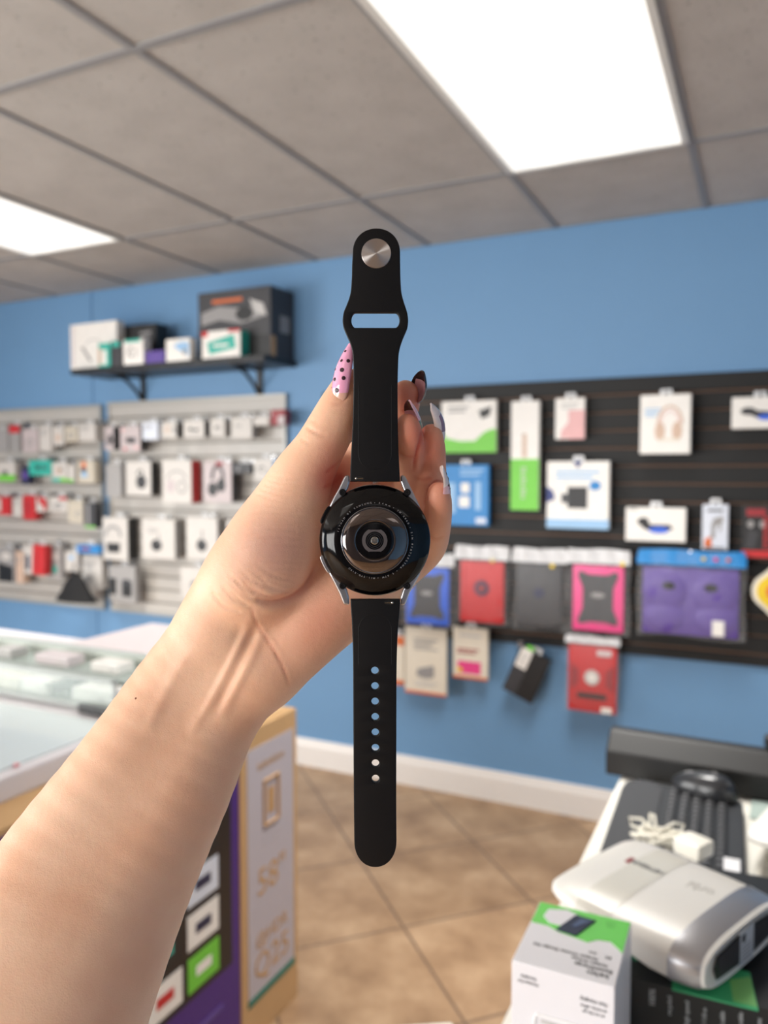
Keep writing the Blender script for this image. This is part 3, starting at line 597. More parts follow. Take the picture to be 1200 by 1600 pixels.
for i, (lb_, cc) in enumerate(zip(CL, cols)):
    mb = MB(); sh = i >= 8; w = .07+.03*((i*5) % 3); h = (.030 if i < 8 else .026)+.004*((i*3) % 3)
    mb.box((-w/2, -.03, 0), (w/2, .03, h), cm('w' if cc in 'gt' else cc), bev=.002); mb.box((-w*.4, -.0312, h*.2), (w*.1, -.029, h*.7), cm(cc)); mb.box((w*.2, -.0312, h*.3), (w*.4, -.029, h*.5), cm('lg'))
    x = (-2.2+.20*(i-8) if sh else -2.25+.105*i)
    o = mb.build('small_box', loc=(x, UY+(.19 if sh else .06), CT+(.0443 if sh else .0103))); tag(o, lb_, 'box', 'goods in the glass case')
mb = MB(); mb.box((-.055, -.006, 0), (.055, .006, .022), cm('k'), bev=.003)
p = on_z(100, 1135, CT); o = mb.build('price_tag_strip', loc=(p.x, UY-.02, CT)); o.rotation_euler[2] = -.05; tag(o, 'short black strip lying on the counter before the glass case', 'strip')
mb = MB(); mb.lathe([(.006, 0), (.007, .002), (.004, .004)], mat((214, 140, 146), .5), n=16); p = on_z(26, 1196, CT); o = mb.build('red_cap', smooth=True, loc=(p.x, p.y, CT)); tag(o, 'tiny red cap on the pale glass counter top', 'cap')
# white-topped cabinet block beside the case
mb = MB(); mb.box((-1.84, UY+.265, CT), (-1.335, 2.0, UZ-.02), M_CW, bev=.003); mb.box((-1.845, UY+.262, UZ-.02), (-1.33, 2.01, UZ), mat((232, 220, 222), .4), bev=.004)
o = mb.build('cabinet_block', ); tag(o, 'pinkish white topped block behind the forearm on the counter', 'cabinet')

# ------------------------------------------------------------------ television cartons leaning at the counter
M_CARD = mat((196, 158, 112), .75, var=.08, scale=12, bump=.2, bscale=60)
BX = -1.215
SIDE = Matrix(((0, 0, 1, 0), (1, 0, 0, 0), (0, 1, 0, 0), (0, 0, 0, 1)))       # xy outline -> yz plane, +z -> +x
# brown carton
ya, yb, zt = 1.640, 1.915, H-.682
e = empty('television_carton', (BX-.04, (ya+yb)/2, 0), 'brown cardboard carton with a tall pale lilac label panel', 'carton')
mb = MB(); o_ = TR(-(BX-.04), -(ya+yb)/2, 0)
mb.box((BX-.085, ya, 0), (BX, yb, zt), M_CARD, o_, bev=.003); mb.box((BX-.05, ya+.002, zt-.0005), (BX-.035, yb-.002, zt+.0008), mat((205, 172, 128), .3), o_); mb.build('carton', e)
mb = MB(); M_LAB = mat((186, 180, 188), .45, var=.02); T_ = cm('tan')
def yz(y0, z0, y1, z1, m, d=.0015, d0=0): mb.box((BX+d0, y0, z0), (BX+d, y1, z1), m, o_)
yz(ya+.030, H-1.412, yb-.022, H-.735, M_LAB)
yz(ya+.028, H-1.432, yb-.02, H-1.412, mat((30, 120, 104), .5), .0022)
cy = (ya+yb)/2+.003
def lab(t, s, z, m=T_, y=None): mb.text(t, s, m, o_ @ TR(BX+.0022, y or cy, z) @ SIDE)
lab('television', .034, H-.79); 
pts = [(cy+x, z+H-.90) for x, z in ((-.034, -.062), (.034, -.062), (.034, .062), (-.034, .062))]
mb.tube([(BX+.002, y, z) for y, z in pts], .0055, T_, o_, closed=True); mb.box((BX+.001, cy-.016, H-.935), (BX+.003, cy+.016, H-.865), T_, o_)
yz(cy-.04, H-1.0, cy+.05, H-.992, mat((182, 176, 182), .5), .0022); yz(cy-.04, H-1.02, cy+.03, H-1.012, mat((182, 176, 182), .5), .0022)
lab('58"', .105, H-1.115); lab('@HDR', .05, H-1.27); lab('Q25', .095, H-1.345)
mb.build('label_panel', e)
# purple carton in front of it
yc, yd = .50, 1.636
e = empty('television_carton', (BX-.05, (yc+yd)/2, 0), 'purple television carton showing a dark screen of app tiles', 'carton')
mb = MB(); o_ = TR(-(BX-.05), -(yc+yd)/2, 0); M_PUR = mat((66, 30, 122), .4, var=.06)
mb.box((BX-.10, yc, 0), (BX-.001, yd, H-.636), M_CARD, o_, bev=.003)
mb.box((BX-.0012, yc+.003, .004), (BX, yd-.002, H-.65), M_PUR, o_); mb.build('carton', e)
mb = MB(); M_SCR = mat((16, 14, 22), .3)
sy1, sz0, sz1 = 1.600, H-1.262, H-.79
mb.box((BX-.0002, yc+.06, sz0), (BX+.0015, sy1, sz1), M_SCR, o_)
tiles = [('w', 'lb'), ('k', 't'), ('g', 'w'), ('w', 'r'), ('dr', 'w'), ('nv', 'w'), ('w', 'pu'), ('gr', 'k')]
for r in range(4):
    for c in range(7):
        y1 = sy1-.055-c*.138; y0 = y1-.118; z1_ = sz1-.055-r*.105; z0_ = z1_-.085
        if y0 < yc+.07: continue
        a_, b_ = tiles[(r*3+c*2+1) % 8]
        if (r, c) == (3, 0): a_, b_ = 'g', 'w'
        if (r, c) == (2, 0): a_, b_ = 'w', 'nv'
        if (r, c) == (1, 0): a_, b_ = 'wb', 'nv'
        if (r, c) == (3, 1): a_, b_ = 'w', 'r'
        mb.box((BX+.001, y0, z0_), (BX+.0024, y1, z1_), cm(a_), o_, bev=.0004)
        mb.box((BX+.002, y0+.03, z0_+.03), (BX+.003, y1-.03, z1_-.03), cm(b_), o_)
mb.box((BX-.0002, 1.25, H-1.36), (BX+.0015, 1.56, H-1.345), cm('pu'), o_); mb.box((BX-.0002, 1.25, H-1.40), (BX+.0015, 1.52, H-1.39), cm('pu'), o_)
mb.box((BX-.0002, 1.14, H-1.44), (BX+.0018, 1.21, H-1.34), M_SCR, o_)
mb.build('printed_screen', e)

# ------------------------------------------------------------------ desk at lower right
DZ = H-.64; DX = -.265
e = empty('desk', (.4, 1.1, 0), 'white desk at the lower right holding the keyboard and boxes', 'desk')
L_ = TR(-.4, -1.1, 0); M_DESK = mat((234, 231, 222), .35, var=.02)
mb = MB(); mb.box((DX, .42, DZ-.03), (1.35, 1.70, DZ), M_DESK, L_, bev=.004); mb.build('top', e)
mb = MB(); mb.box((DX+.06, .50, .02), (DX+.08, 1.62, DZ-.03), M_DESK, L_); mb.build('side_panel', e)
mb = MB(); mb.box((1.27, .50, .02), (1.29, 1.62, DZ-.03), M_DESK, L_); mb.build('side_panel', e)
mb = MB(); mb.box((DX+.08, 1.55, .25), (1.27, 1.57, DZ-.03), M_DESK, L_); mb.build('back_panel', e)
for x in (DX+.07, 1.28):
    for y in (.54, 1.58):
        mb = MB(); mb.lathe([(.018, 0), (.018, .02)], cm('k'), L_ @ TR(x, y, 0), n=16); mb.build('foot', e)

# white charger box with green top
bx0, by0, bx1, by1 = -.205, .690, -.112, .800; bz = H-.452
e = empty('charger_box', ((bx0+bx1)/2, (by0+by1)/2, DZ), 'upright white box with a bright green top standing on the desk corner', 'box', rz=.02)
w, d, h = bx1-bx0, by1-by0, bz-DZ
M_BOXW = mat((230, 229, 234), .35, var=.02)
mb = MB(); mb.box((-w/2, -d/2, 0), (w/2, d/2, h), M_BOXW, bev=.0012); mb.build('carton', e)
mb = MB(); GR = mat((92, 212, 60), .4, var=.02); hw, hd = w/2, d/2
mb.prism([(-hw+.001, hd-.001), (-hw+.001, hd-.040), (-hw+.018, hd-.040), (-hw+.030, hd-.046), (hw-.034, hd-.052), (hw-.026, hd-.044), (hw-.014, hd-.042), (hw-.006, hd-.050), (hw-.001, hd-.056), (hw-.001, hd-.001)], h-.0003, h+.0006, GR)
mb.build('green_panel', e); mb = MB()
# picture: phone above a white charging pad, seen from the back of the box
mb.prism([(-hw+.012, hd-.012), (-hw+.030, hd-.006), (-hw+.046, hd-.012), (-hw+.034, hd-.036), (-hw+.018, hd-.036), (-hw+.010, hd-.026)], h+.0003, h+.0012, M_BOXW)
mb.build('charger_picture', e); mb = MB()
pts = [(-hw+.040, hd-.012), (-hw+.060, hd-.015), (-hw+.047, hd-.048), (-hw+.027, hd-.046)]
mb.prism(pts, h+.0008, h+.002, mat((44, 50, 70), .2, var=.3, scale=60)); 
mb.prism([(-hw+.046, hd-.018), (-hw+.057, hd-.017), (-hw+.044, hd-.034), (-hw+.040, hd-.034)], h+.0018, h+.0024, mat((84, 98, 130), .2, var=.3, scale=60))
INK = mat((110, 112, 116), .5)
mb.build('phone_picture', e); mb = MB()
def toptext(t, s, x, y, m=INK, rz=PI): mb.text(t, s, m, TR(x, y, h+.0004) @ RZ(rz))
toptext('8:01', .005, -hw+.036, hd-.045, M_BOXW, PI-.1)
toptext('belkin', .0085, hw-.017, -hd+.012); toptext('BoostCharge', .0065, hw-.022, -hd+.020); toptext('Portable Wireless', .0045, hw-.027, -hd+.0275)
toptext('Portable Wireless Charger Pad', .0048, -.004, -hd+.034); toptext('8K', .005, hw-.012, -hd+.041); toptext('10W', .004, hw-.026, -hd+.043)
toptext('fast wireless', .003, hw-.04, hd-.012, mat((70, 150, 60), .5)); toptext('charging', .003, hw-.018, hd-.012, mat((70, 150, 60), .5)); toptext('2 year', .003, hw-.018, hd-.018, mat((70, 150, 60), .5))
FR_ = TR(0, -hd-.0001, 0) @ FRONT @ TR(0, 0, .0001)
for t, s, x, z in (('Portable', .0042, -hw+.016, h-.012), ('Wireless Pad', .0036, -hw+.016, h-.017), ('Fast charging', .0045, hw-.018, h-.018), ('at home, office', .0038, hw-.018, h-.024), ('or on the go', .0038, hw-.018, h-.0290)):
    mb.text(t, s, INK, FR_ @ TR(x, z, 0) @ RZ(PI))
mb.build('lettering', e)
mb = MB()
mb.tube([(x, -hd-.0004, z) for x, z in [(-hw+.022, h-.05), (-hw+.024, h-.044), (hw-.034, h-.044), (hw-.032, h-.05), (hw-.032, h-.10), (-hw+.022, h-.10)]], .0012, mat((250, 250, 250), .3), closed=True)
mb.box((-hw+.028, -hd-.0006, h-.051), (hw-.038, -hd+.0002, h-.048), cm('lg')); mb.build('raised_outline', e)

# stack of black boxes under the router
bt = H-.522
q0 = on_z(985, 1527, bt); q1 = on_z(1200, 1577, bt); dv = (q1-q0).normalized(); ang = math.atan2(dv.y, dv.x)
Mb = TR(q0.x, q0.y, DZ) @ RZ(ang)
e = tag(bpy.data.objects.new('cable_carton', None), 'black box with white lettering, under the white router', 'box'); COL.objects.link(e); e.matrix_world = Mb
mb = MB(); hh = bt-DZ; M_BK = mat((20, 22, 24), .4)
mb.box((-.02, 0, 0), (.30, .20, hh), M_BK, bev=.0015); mb.build('carton', e)
mb = MB(); WT = mat((190, 194, 196), .5)
mb.prism([(-.019, .04), (.004, .03), (.010, .045), (.012, .07), (-.004, .085), (-.019, .08)], hh-.0003, hh+.0007, mat((40, 130, 92), .5))
mb.build('green_splash', e); mb = MB()
for k, (t, s) in enumerate((('100%', .0085), ('recycled', .006), ('high speed', .006), ('6 ft / 1.8 m', .006), ('braided cable', .006), ('durable', .006), ('data sync', .006))):
    mb.text(t, s, WT, TR(.022+k*.0165, -.0003, hh-.006-.29*s*len(t)) @ FRONT @ RZ(PI/2))
mb.build('lettering', e)
# second black box behind/under
e2 = MB(); q = on_z(1010, 1470, DZ); e2.box((.06, .206, 0), (.30, .285, hh-.003), M_BK, bev=.0015)
for k in range(4): e2.box((.08+.03*k, .2055, .012), (.095+.03*k, .2065, .03), mat((50, 130, 60), .5))
o = e2.build('cable_carton'); o.matrix_world = Mb; tag(o, 'plain black box with green flecks behind the lettered one, under the router', 'box')
# green card on the black box
GC = mat((58, 168, 112), .45); mb = MB(); g0 = on_z(1052, 1512, bt+.002); pr_ = [on_z(*p, bt+.002) for p in ((1052, 1510), (1050, 1545), (1185, 1578), (1172, 1520), (1110, 1500))]
c0 = sum(pr_, Vector())/5; mb.prism([(p.x-c0.x, p.y-c0.y) for p in pr_], 0, .0018, GC)
mb.prism([(p.x-c0.x, p.y-c0.y) for p in (on_z(1140, 1535, bt), on_z(1146, 1568, bt), on_z(1183, 1577, bt), on_z(1172, 1530, bt))], .0015, .0024, mat((120, 190, 110), .45))
o = mb.build('green_card', loc=(c0.x, c0.y, bt+.0005)); tag(o, 'green card lying on the black box below the router', 'card')

# white mesh router lying on its back
def router(label, M, name='wifi_router', detail=True, group=None):
    e = tag(bpy.data.objects.new(name, None), label, 'router', group); COL.objects.link(e); e.matrix_world = M
    # local: x across (0.17), y along (0.226, 0 = base), z thickness (0.079); cross-section superellipse
    def sec(y, wx, tz, zc=0., n=44, p=3.1):
        out = []
        for i in range(n):
            a = 2*PI*i/n; c, s = math.cos(a), math.sin(a)
            out.append((wx*math.copysign(abs(c)**(2/p), c), y, zc+tz*math.copysign(abs(s)**(2/p), s)))
        return out
    def loft(secs, m, mb, cap0=True, cap1=True):
        n = len(secs[0]); vs = [v for s in secs for v in s]
        fs = [(k*n+i, k*n+(i+1) % n, (k+1)*n+(i+1) % n, (k+1)*n+i) for k in range(len(secs)-1) for i in range(n)]
        if cap0: fs.append(tuple(range(n))[::-1])
        if cap1: fs.append(tuple(range((len(secs)-1)*n, len(secs)*n)))
        mb.add(vs, fs, m)
    MW = mat((238, 236, 230), .28, var=.01); MS = mat((190, 190, 194), .3, .75, var=.02)
    mb = MB(); loft([sec(.034, .086, .0310), sec(.06, .088, .0300, .001), sec(.12, .088, .0240, .0065), sec(.17, .087, .0175, .0125), sec(.20, .084, .0130, .016), sec(.214, .079, .0100, .0175), sec(.222, .070, .0065, .018), sec(.226, .054, .003, .018)], MW, mb); mb.build('shell', e, smooth=True, angle=50)
    mb = MB(); loft([sec(-.004, .079, .026), sec(.002, .083, .029), sec(.033, .0875, .0320), sec(.0345, .085, .0300)], MS, mb, False, True); mb.build('silver_band', e, smooth=True, angle=50)
    mb = MB(); loft([sec(-.006, .071, .022), sec(-.008, .077, .025), sec(-.002, .080, .027)], MW, mb); mb.build('base', e, smooth=True, angle=40)
    if detail:
        Bm = RX(PI/2)   # xy -> xz, normal -y
        mb = MB(); PK = mat((38, 38, 42), .35)
        mb.prism([(-.056, -.013), (-.012, -.017), (-.012, .017), (-.056, .013), (-.061, 0)], .0075, .0095, PK, Bm)
        for k in range(8): mb.box((-.050+.0048*k, -.0102, -.012), (-.0485+.0048*k, -.0094, .012), mat((70, 70, 76), .4))
        mb.build('port_panel', e); mb = MB()
        mb.prism([(.016, -.017), (.054, -.013), (.059, 0), (.054, .013), (.016, .017)], .0075, .0095, PK, Bm)
        for k in range(6): mb.box((.020+.0052*k, -.0102, -.012), (.0215+.0052*k, -.0094, .012), mat((70, 70, 76), .4))
        mb.build('port_panel', e)
        mb = MB(); mb.box((-.012, -.0095, -.021), (.016, -.0078, .020), mat((205, 210, 216), .4)); mb.box((-.008, -.010, .006), (-.002, -.0093, .015), cm('k'))
        for k in range(5): mb.box((-.009, -.0099, -.018+.0045*k), (.011, -.0093, -.0168+.0045*k), cm('gr'))
        mb.build('label_sticker', e)
        # translucent wrapping band with print
        mb = MB(); loft([sec(.118, .0887, .0248, .0063), sec(.135, .0885, .0228, .0083), sec(.168, .0878, .0185, .0123)], mat((226, 224, 214), .2, var=.01), mb, False, False); mb.build('film_band', e, smooth=True, angle=50)
        mb = MB(); mb.text('NETGEAR', .011, INK, TR(.018, .143, .0314) @ RZ(PI/2)); mb.build('lettering', e); mb = MB(); mb.box((.012, .170, .0302), (.024, .176, .0314), cm('dr')); mb.build('logo_mark', e); mb = MB()
        mb.text('orbi', .022, mat((205, 203, 198), .4), TR(.020, .066, .0311) @ RZ(PI/2))
        mb.build('lettering', e)
    return e
zt_ = H-.44
pc = [on_z(*p, zt_) for p in ((868, 1382), (962, 1322), (1195, 1400), (1030, 1485))]
bc = (pc[2]+pc[3])/2; tcn = (pc[0]+pc[1])/2; ay = (tcn-bc).normalized(); ax = (pc[3]-pc[2]); ax = (ax-ay*ax.dot(ay)).normalized()
azv = ax.cross(ay)
if azv.z < 0: ax = -ax; azv = -azv
ROLL = RX(0)
Mr = Matrix(((ax.x, ay.x, azv.x, bc.x-ay.x*.022), (ax.y, ay.y, azv.y, bc.y-ay.y*.022), (ax.z, ay.z, azv.z, H-.522+.0290), (0, 0, 0, 1)))
Mr = TR(*(RT*.060+Vector((FW.x, FW.y, 0))*.040)) @ Mr @ TR(0, .040, 0) @ Matrix.Diagonal((1.10, .82, .88, 1))
router('white rounded router with silver base lying on the black boxes', Mr)
p = on_z(1245, 1330, H-.56)
Mr2 = TR(.083, 1.45, DZ+.0335) @ RZ(2.9) @ TR(0, -.12, 0)
router('second white router cut off by the right edge of the picture', Mr2, detail=False)

# keyboard
kz = DZ
K0 = Vector((-.243, 1.30, 0)); kang = -.02
e = empty('keyboard', (-.135, 1.44, kz), 'black keyboard with a wide palm rest lying lengthwise on the desk', 'keyboard', rz=.04)
M_KB = mat((44, 46, 50), .45, bump=.1); M_KEY = mat((30, 31, 35), .4)
def rrect(x0, y0, x1, y1, r, n=6):
    o = []
    for cx, cy, a in ((x1-r, y1-r, 0), (x0+r, y1-r, PI/2), (x0+r, y0+r, PI), (x1-r, y0+r, 1.5*PI)):
        o += [(cx+r*math.cos(a+PI/2*i/n), cy+r*math.sin(a+PI/2*i/n)) for i in range(n+1)]
    return o
mb = MB(); mb.prism(rrect(-.105, -.215, .113, .19, .045), 0, .018, M_KB); mb.prism(rrect(-.100, -.21, .108, .185, .042), .0179, .021, M_KB); mb.build('body', e, smooth=True, angle=30)
mb = MB(); mb.prism(rrect(-.100, -.208, -.030, .182, .034), .0205, .025, mat((50, 51, 55), .6, bump=.2)); mb.build('palm_rest', e, smooth=True, angle=30)
km = None; cnt = 0
for c in range(5):
    for r in range(18):
        if km is None:
            mb = MB(); mb.box((-.0082, -.0082, 0), (.0082, .0082, .006), M_KEY, bev=.0015); mb.box((-.005, -.001, .0058), (-.0025, .005, .0064), mat((140, 140, 144), .5)); mb.box((-.005, .003, .0058), (.003, .005, .0063), mat((140, 140, 144), .5))
            k = mb.build('key', e); km = k
        else:
            k = km.copy(); COL.objects.link(k); k.parent = e
        k.location = (-.008+c*.0215, -.195+r*.0205, .021)
mb = MB(); mb.box((-.012, -.022, 0), (.012, .022, .004), mat((235, 235, 238), .4), bev=.001); o = mb.build('key_sticker', e, loc=(.093, -.135, .0285))
# mouse on the keyboard
p = on_z(1092, 1225, kz+.05); e = empty('computer_mouse', (-.098, 1.605, kz+.0278), 'black mouse resting on the far end of the keyboard', 'mouse', rz=1.3)
mb = MB(); vs = []; nu, nv = 24, 10
for j in range(nv+1):
    a = PI/2*j/nv
    for i in range(nu):
        b_ = 2*PI*i/nu; rr = math.cos(a)**.6; x = .031*rr*math.cos(b_)*(1-.12*math.sin(b_)); y = .062*rr*math.sin(b_)
        vs.append((x, y, .036*math.sin(a)*(1-.25*(y/.058)*.9)))
fs = [(j*nu+i, j*nu+(i+1) % nu, (j+1)*nu+(i+1) % nu, (j+1)*nu+i) for j in range(nv) for i in range(nu)]+[tuple(range(nu))[::-1]]
mb.add(vs, fs, mat((40, 42, 46), .3, coat=.3)); mb.build('shell', e, smooth=True, angle=60)
mb = MB(); mb.tube([(0, .02, .0305), (0, .034, .0265)], .0035, cm('gr')); mb.build('wheel', e)
mb = MB(); mb.text('lll', .014, cm('gr'), TR(.004, -.02, .0392) @ RX(.12)); mb.build('logo_mark', e)

# long black bar behind the keyboard
e = empty('sound_bar', (0.02, 1.74, DZ), 'long black bar-shaped device behind the keyboard', 'speaker', rz=-.03)
Yb = 1.665; pL = on_y(946, 1212, Yb); pT = on_y(946, 1176, Yb); z0b, z1b = pL.z-DZ, pT.z-DZ; xl = pL.x-.02
mb = MB(); prof = [(-.075, z0b), (-.075, z1b), (-.034, z1b+.036), (-.004, z1b+.036), (-.004, z0b)]
mb.add([(x, y, z) for x in (xl, .42) for y, z in prof], [(4, 3, 2, 1, 0), (5, 6, 7, 8, 9)]+[(i, (i+1) % 5, (i+1) % 5+5, i+5) for i in range(5)], mat((9, 9, 11), .5))
ob = mb.build('housing', e); bv = ob.modifiers.new('b', 'BEVEL'); bv.width = .004; bv.segments = 3
mb = MB(); mb.lathe([(.014, 0), (.014, .002), (.010, .0025), (.009, -.001)], cm('k'), TR(-.10+.02, -.0755, (z0b+z1b)/2-.003) @ RX(PI/2), n=24); mb.build('button', e)
mb = MB(); mb.box((-.032, -.165, 0), (.38, -.005, z0b+.001), mat((168, 184, 178), .4), bev=.003); mb.build('stand', e)
# dark camera puck above the bar at the picture edge
mb = MB(); mb.lathe([(.016, 0), (.02, .008), (.02, .026), (.012, .032)], cm('k'), n=20); p = on_y(1203, 1160, 1.70); o = mb.build('webcam', smooth=True, loc=(p.x+.01, 1.722, DZ+z1b+.037)); tag(o, 'small dark round gadget on the bar at the picture edge', 'webcam')

# white cable bundle with plug
def tangle(name, label, c, z, seed, n, r, col, spread, parent=None):
    rnd = random.Random(seed); pts = []
    for i in range(n):
        a = i*2.2+rnd.uniform(-.5, .5); k = spread*(.35+.65*rnd.random())
        pts.append(Vector((c[0]+k*math.cos(a)*1.25, c[1]+k*math.sin(a)*.8, z+r+.022*rnd.random())))
    out = []
    for i in range(1, len(pts)-2):
        for t in range(8):
            t /= 8; p0, p1, p2, p3 = pts[i-1:i+3]
            out.append(.5*((2*p1)+(p2-p0)*t+(2*p0-5*p1+4*p2-p3)*t*t+(3*p1-p0-3*p2+p3)*t**3))
    return out
p = on_z(1030, 1312, DZ+.04); e = empty('charging_cable', (p.x, p.y, DZ+.03), 'bundled white charging cable with plug on the keyboard', 'cable')
M_CAB = mat((226, 222, 208), .4)
mb = MB(); mb.tube(tangle('', '', (0, 0), 0, 3, 30, .0028, None, .036), .0028, M_CAB, n=7)
for sx, sy, l in ((-.050, .012, 0), (-.02, .035, 1), (.035, .02, 2)):
    mb.tube([(-.005, 0, .02), (sx*.6, sy*1.0, .034), (sx, sy*1.4, .030), (sx*.9, sy*.6, .022), (.0, -.004, .016)], .0024, M_CAB, n=7)
mb.build('cord', e, smooth=True)
mb = MB(); mb.box((-.020, -.022, -.013), (.026, .022, .013), mat((240, 236, 224), .3), TR(.052, -.034, .026) @ RZ(-.5), bev=.006); mb.build('plug', e, smooth=True)
mb = MB(); mb.tube([(1.5*0+.0, 0, 0), (.01, .05, .012), (.03, .09, .0), (.02, .14, -.0)], .002, M_CAB); p = on_z(1165, 1385, DZ+.004)
o = mb.build('grey_cord', smooth=True, loc=(p.x+.01, p.y-.01, DZ+.003)); tag(o, 'thin grey cord on the desk between the routers', 'cord')
mb = MB(); mb.tube([(0, 0, 0), (.03, .02, .004), (.06, .0, .003), (.08, -.04, .002), (.06, -.08, .003)], .004, cm('k')); p = on_z(1172, 1375, DZ+.004); o = mb.build('black_cord', smooth=True, loc=(p.x+.03, p.y, DZ+.0045)); tag(o, 'thick black cord behind the first router at the right edge', 'cord')
# white corner visible at the bottom edge, between floor and desk: low white stool
sp = on_z(690, 1597, .55); mb = MB(); mb.box((-.16, -.33, -.025), (.02, 0, 0), M_DESK, RZ(.55), bev=.006)
for x, y in ((.0, -.02), (-.14, -.02), (.0, -.30), (-.14, -.30)): mb.box((x-.014, y-.014, -.55), (x+.014, y+.014, -.024), M_DESK, RZ(.55))
o = mb.build('low_table', loc=(sp.x, sp.y, .55)); tag(o, 'corner of a low white table at the bottom edge of the picture', 'table')

# ------------------------------------------------------------------ smartwatch, back side towards the viewer
WD = 309.; S_ = WD/FPX
WC = mm(585.5, 844.5, WD)
WM = HAND @ Matrix.Translation(Vector(WC))      # watch frame in millimetres: x right, y up, z towards the eye
def wp(px, py): return ((px-585.5)*S_, -(py-844.5)*S_)
e = tag(bpy.data.objects.new('smartwatch', None), 'smartwatch with black silicone straps held upright, its back facing the viewer', 'watch'); COL.objects.link(e)
e.matrix_world = WM @ Matrix.Scale(1000, 4); IS = Matrix.Scale(.001, 4)      # parts carry millimetres scaled to metres
def wb(mb, name, parent=None, smooth=True, angle=35):
    mb.v = [(x*.001, y*.001, z*.001) for x, y, z in mb.v]; return mb.build(name, parent or e, smooth=smooth, angle=angle)
M_BACK = mat((6, 6, 8), .08, coat=0., var=.02, name='polished_black_back'); M_BACK.node_tree.nodes['Principled BSDF'].inputs['Specular IOR Level'].default_value = .3
M_SIL = mat((188, 190, 196), .30, 1., var=.02, bump=.02); M_MIR = mat((112, 104, 102), .045, 1., var=.02)
M_RUB = mat((9, 9, 12), .5, var=.12, scale=300, bump=.03, bscale=3000); M_RUB.node_tree.nodes['Principled BSDF'].inputs['Specular IOR Level'].default_value = .25
# silver case and four lugs
mb = MB(); mb.lathe([(17, -10.6), (20.5, -10.3), (21.8, -9.5), (22.25, -8), (22.25, -6.4), (22.0, -5.7), (21, -5.5)], M_SIL, n=96)
wb(mb, 'case', angle=30)
for k, pts in enumerate(([(512, 792), (520, 776), (528, 762), (536, 745), (538.5, 741.5), (545.3, 742), (545.6, 752), (543, 762), (538, 770), (545, 790), (520, 806)],
                         [(658, 792), (650, 776), (643, 762), (635, 745), (632.5, 741.5), (626.3, 742), (626.5, 752), (630, 762), (634, 770), (625, 790), (650, 806)],
                         [(512, 898), (520, 912), (529, 930), (534, 943), (536, 947.5), (544.6, 947.5), (544.2, 936), (541, 924), (537, 917), (545, 895), (520, 880)],
                         [(658, 898), (650, 912), (641, 928), (635, 944), (633, 948), (626, 948), (626.6, 936), (630, 924), (634, 917), (625, 895), (650, 880)])):
    q = [wp(*p) for p in pts]
    mb = MB(); mb.prism(q, -9.2, -5.4, M_SIL)
    o = wb(mb, 'lug', angle=30); bv = o.modifiers.new('b', 'BEVEL'); bv.width = .0006; bv.segments = 3; bv.limit_method = 'ANGLE'
# polished back with its raised lip
mb = MB(); mb.lathe([(21.6, -6.2), (22.05, -5.8), (22.12, -5.2), (21.8, -4.6), (21.0, -3.75), (20.0, -2.9), (19.0, -2.15), (18.0, -1.52), (17.0, -1.0), (16.0, -.6), (15.0, -.34), (14.2, -.24), (13.4, -.2), (12.0, -.2)], M_BACK, n=128)
back = wb(mb, 'back_cover', angle=60)
for px, py in ((534.5, 769), (637, 769), (534.5, 917), (636.5, 917)):
    x, y = wp(px, py); mb = MB(); mb.lathe([(1.42, -7.0), (1.42, -4.3), (1.2, -4.05), (.72, -4.05), (.62, -4.4), (.02, -4.4)], mat((20, 20, 22), .3, .3), TR(x, y, 0), n=24)
    wb(mb, 'screw')
# ring of small engraved print
mb = MB(); M_PR = mat((150, 150, 154), .5)
for txt, a0, a1 in (('ILTHAM BY SAMSUNG', 166, 96), ('•', 90, 90), ('44mm', 83, 67), ('•', 60, 60), ('SM-R860', 52, 27), ('•', 20, 20), ('S/N RFAT20STMA', 12, -46), ('•', -54, -54), ('5 ATM', -61, -77), ('•', -85, -85), ('MIL-STD-810G', -91, -132)):
    n = len(txt)
    for i, ch in enumerate(txt):
        if ch == ' ': continue
        a = math.radians(a0+(a1-a0)*(i/(n-1) if n > 1 else 0))
        vs, fs = glyphs(ch, .98, .02)
        mb.add([(x*1.05, y*1.05, z*1.05) for x, y, z in vs], fs, M_PR, TR(14.75*math.cos(a), 14.75*math.sin(a), -.30) @ RZ(a-PI/2))
x, y = wp(554.5, 799.5); mb.prism(ell(x, y, .3, .3, 10), -.4, -.26, M_PR)
wb(mb, 'engraved_print', smooth=False)
# sensor window: mirror ring, dark centre, grey ring, bright dot
mb = MB(); mb.lathe([(13.35, -.6), (13.3, -.05), (13.0, .12), (12.75, .05)], mat((120, 120, 124), .12, 1.), n=96); wb(mb, 'sensor_rim', angle=60)
mb = MB(); mb.lathe([(12.8, -.2), (12.5, .12), (11.2, .50), (9.6, .82), (8.4, 1.0), (7.45, 1.1), (7.3, .9)], M_MIR, n=96, caps=False); wb(mb, 'mirror_ring', angle=60)
mb = MB(); mb.lathe([(7.6, .8), (7.55, 1.15), (7.2, 1.24), (6.6, 1.28), (5.0, 1.40), (2.6, 1.52), (.01, 1.56)], M_BACK, n=80); lens = wb(mb, 'sensor_lens', angle=60)
mb = MB(); n = 64; ou = []; inn = []
for i in range(n):
    a = 2*PI*i/n; r = 4.95; x, y = r*math.cos(a), r*math.sin(a)
    y = max(-4.25, min(4.25, y)) if abs(x) < 2.0 else y
    ou.append((x, y)); inn.append((3.55*math.cos(a), 3.55*math.sin(a)))
def dz(x, y): return 1.585-.0066*(x*x+y*y)+.012
vs = [(x, y, dz(x, y)) for x, y in ou]+[(x, y, dz(x, y)) for x, y in inn]
mb.add(vs, [(i, (i+1) % n, (i+1) % n+n, i+n) for i in range(n)], mat((82, 78, 80), .3))
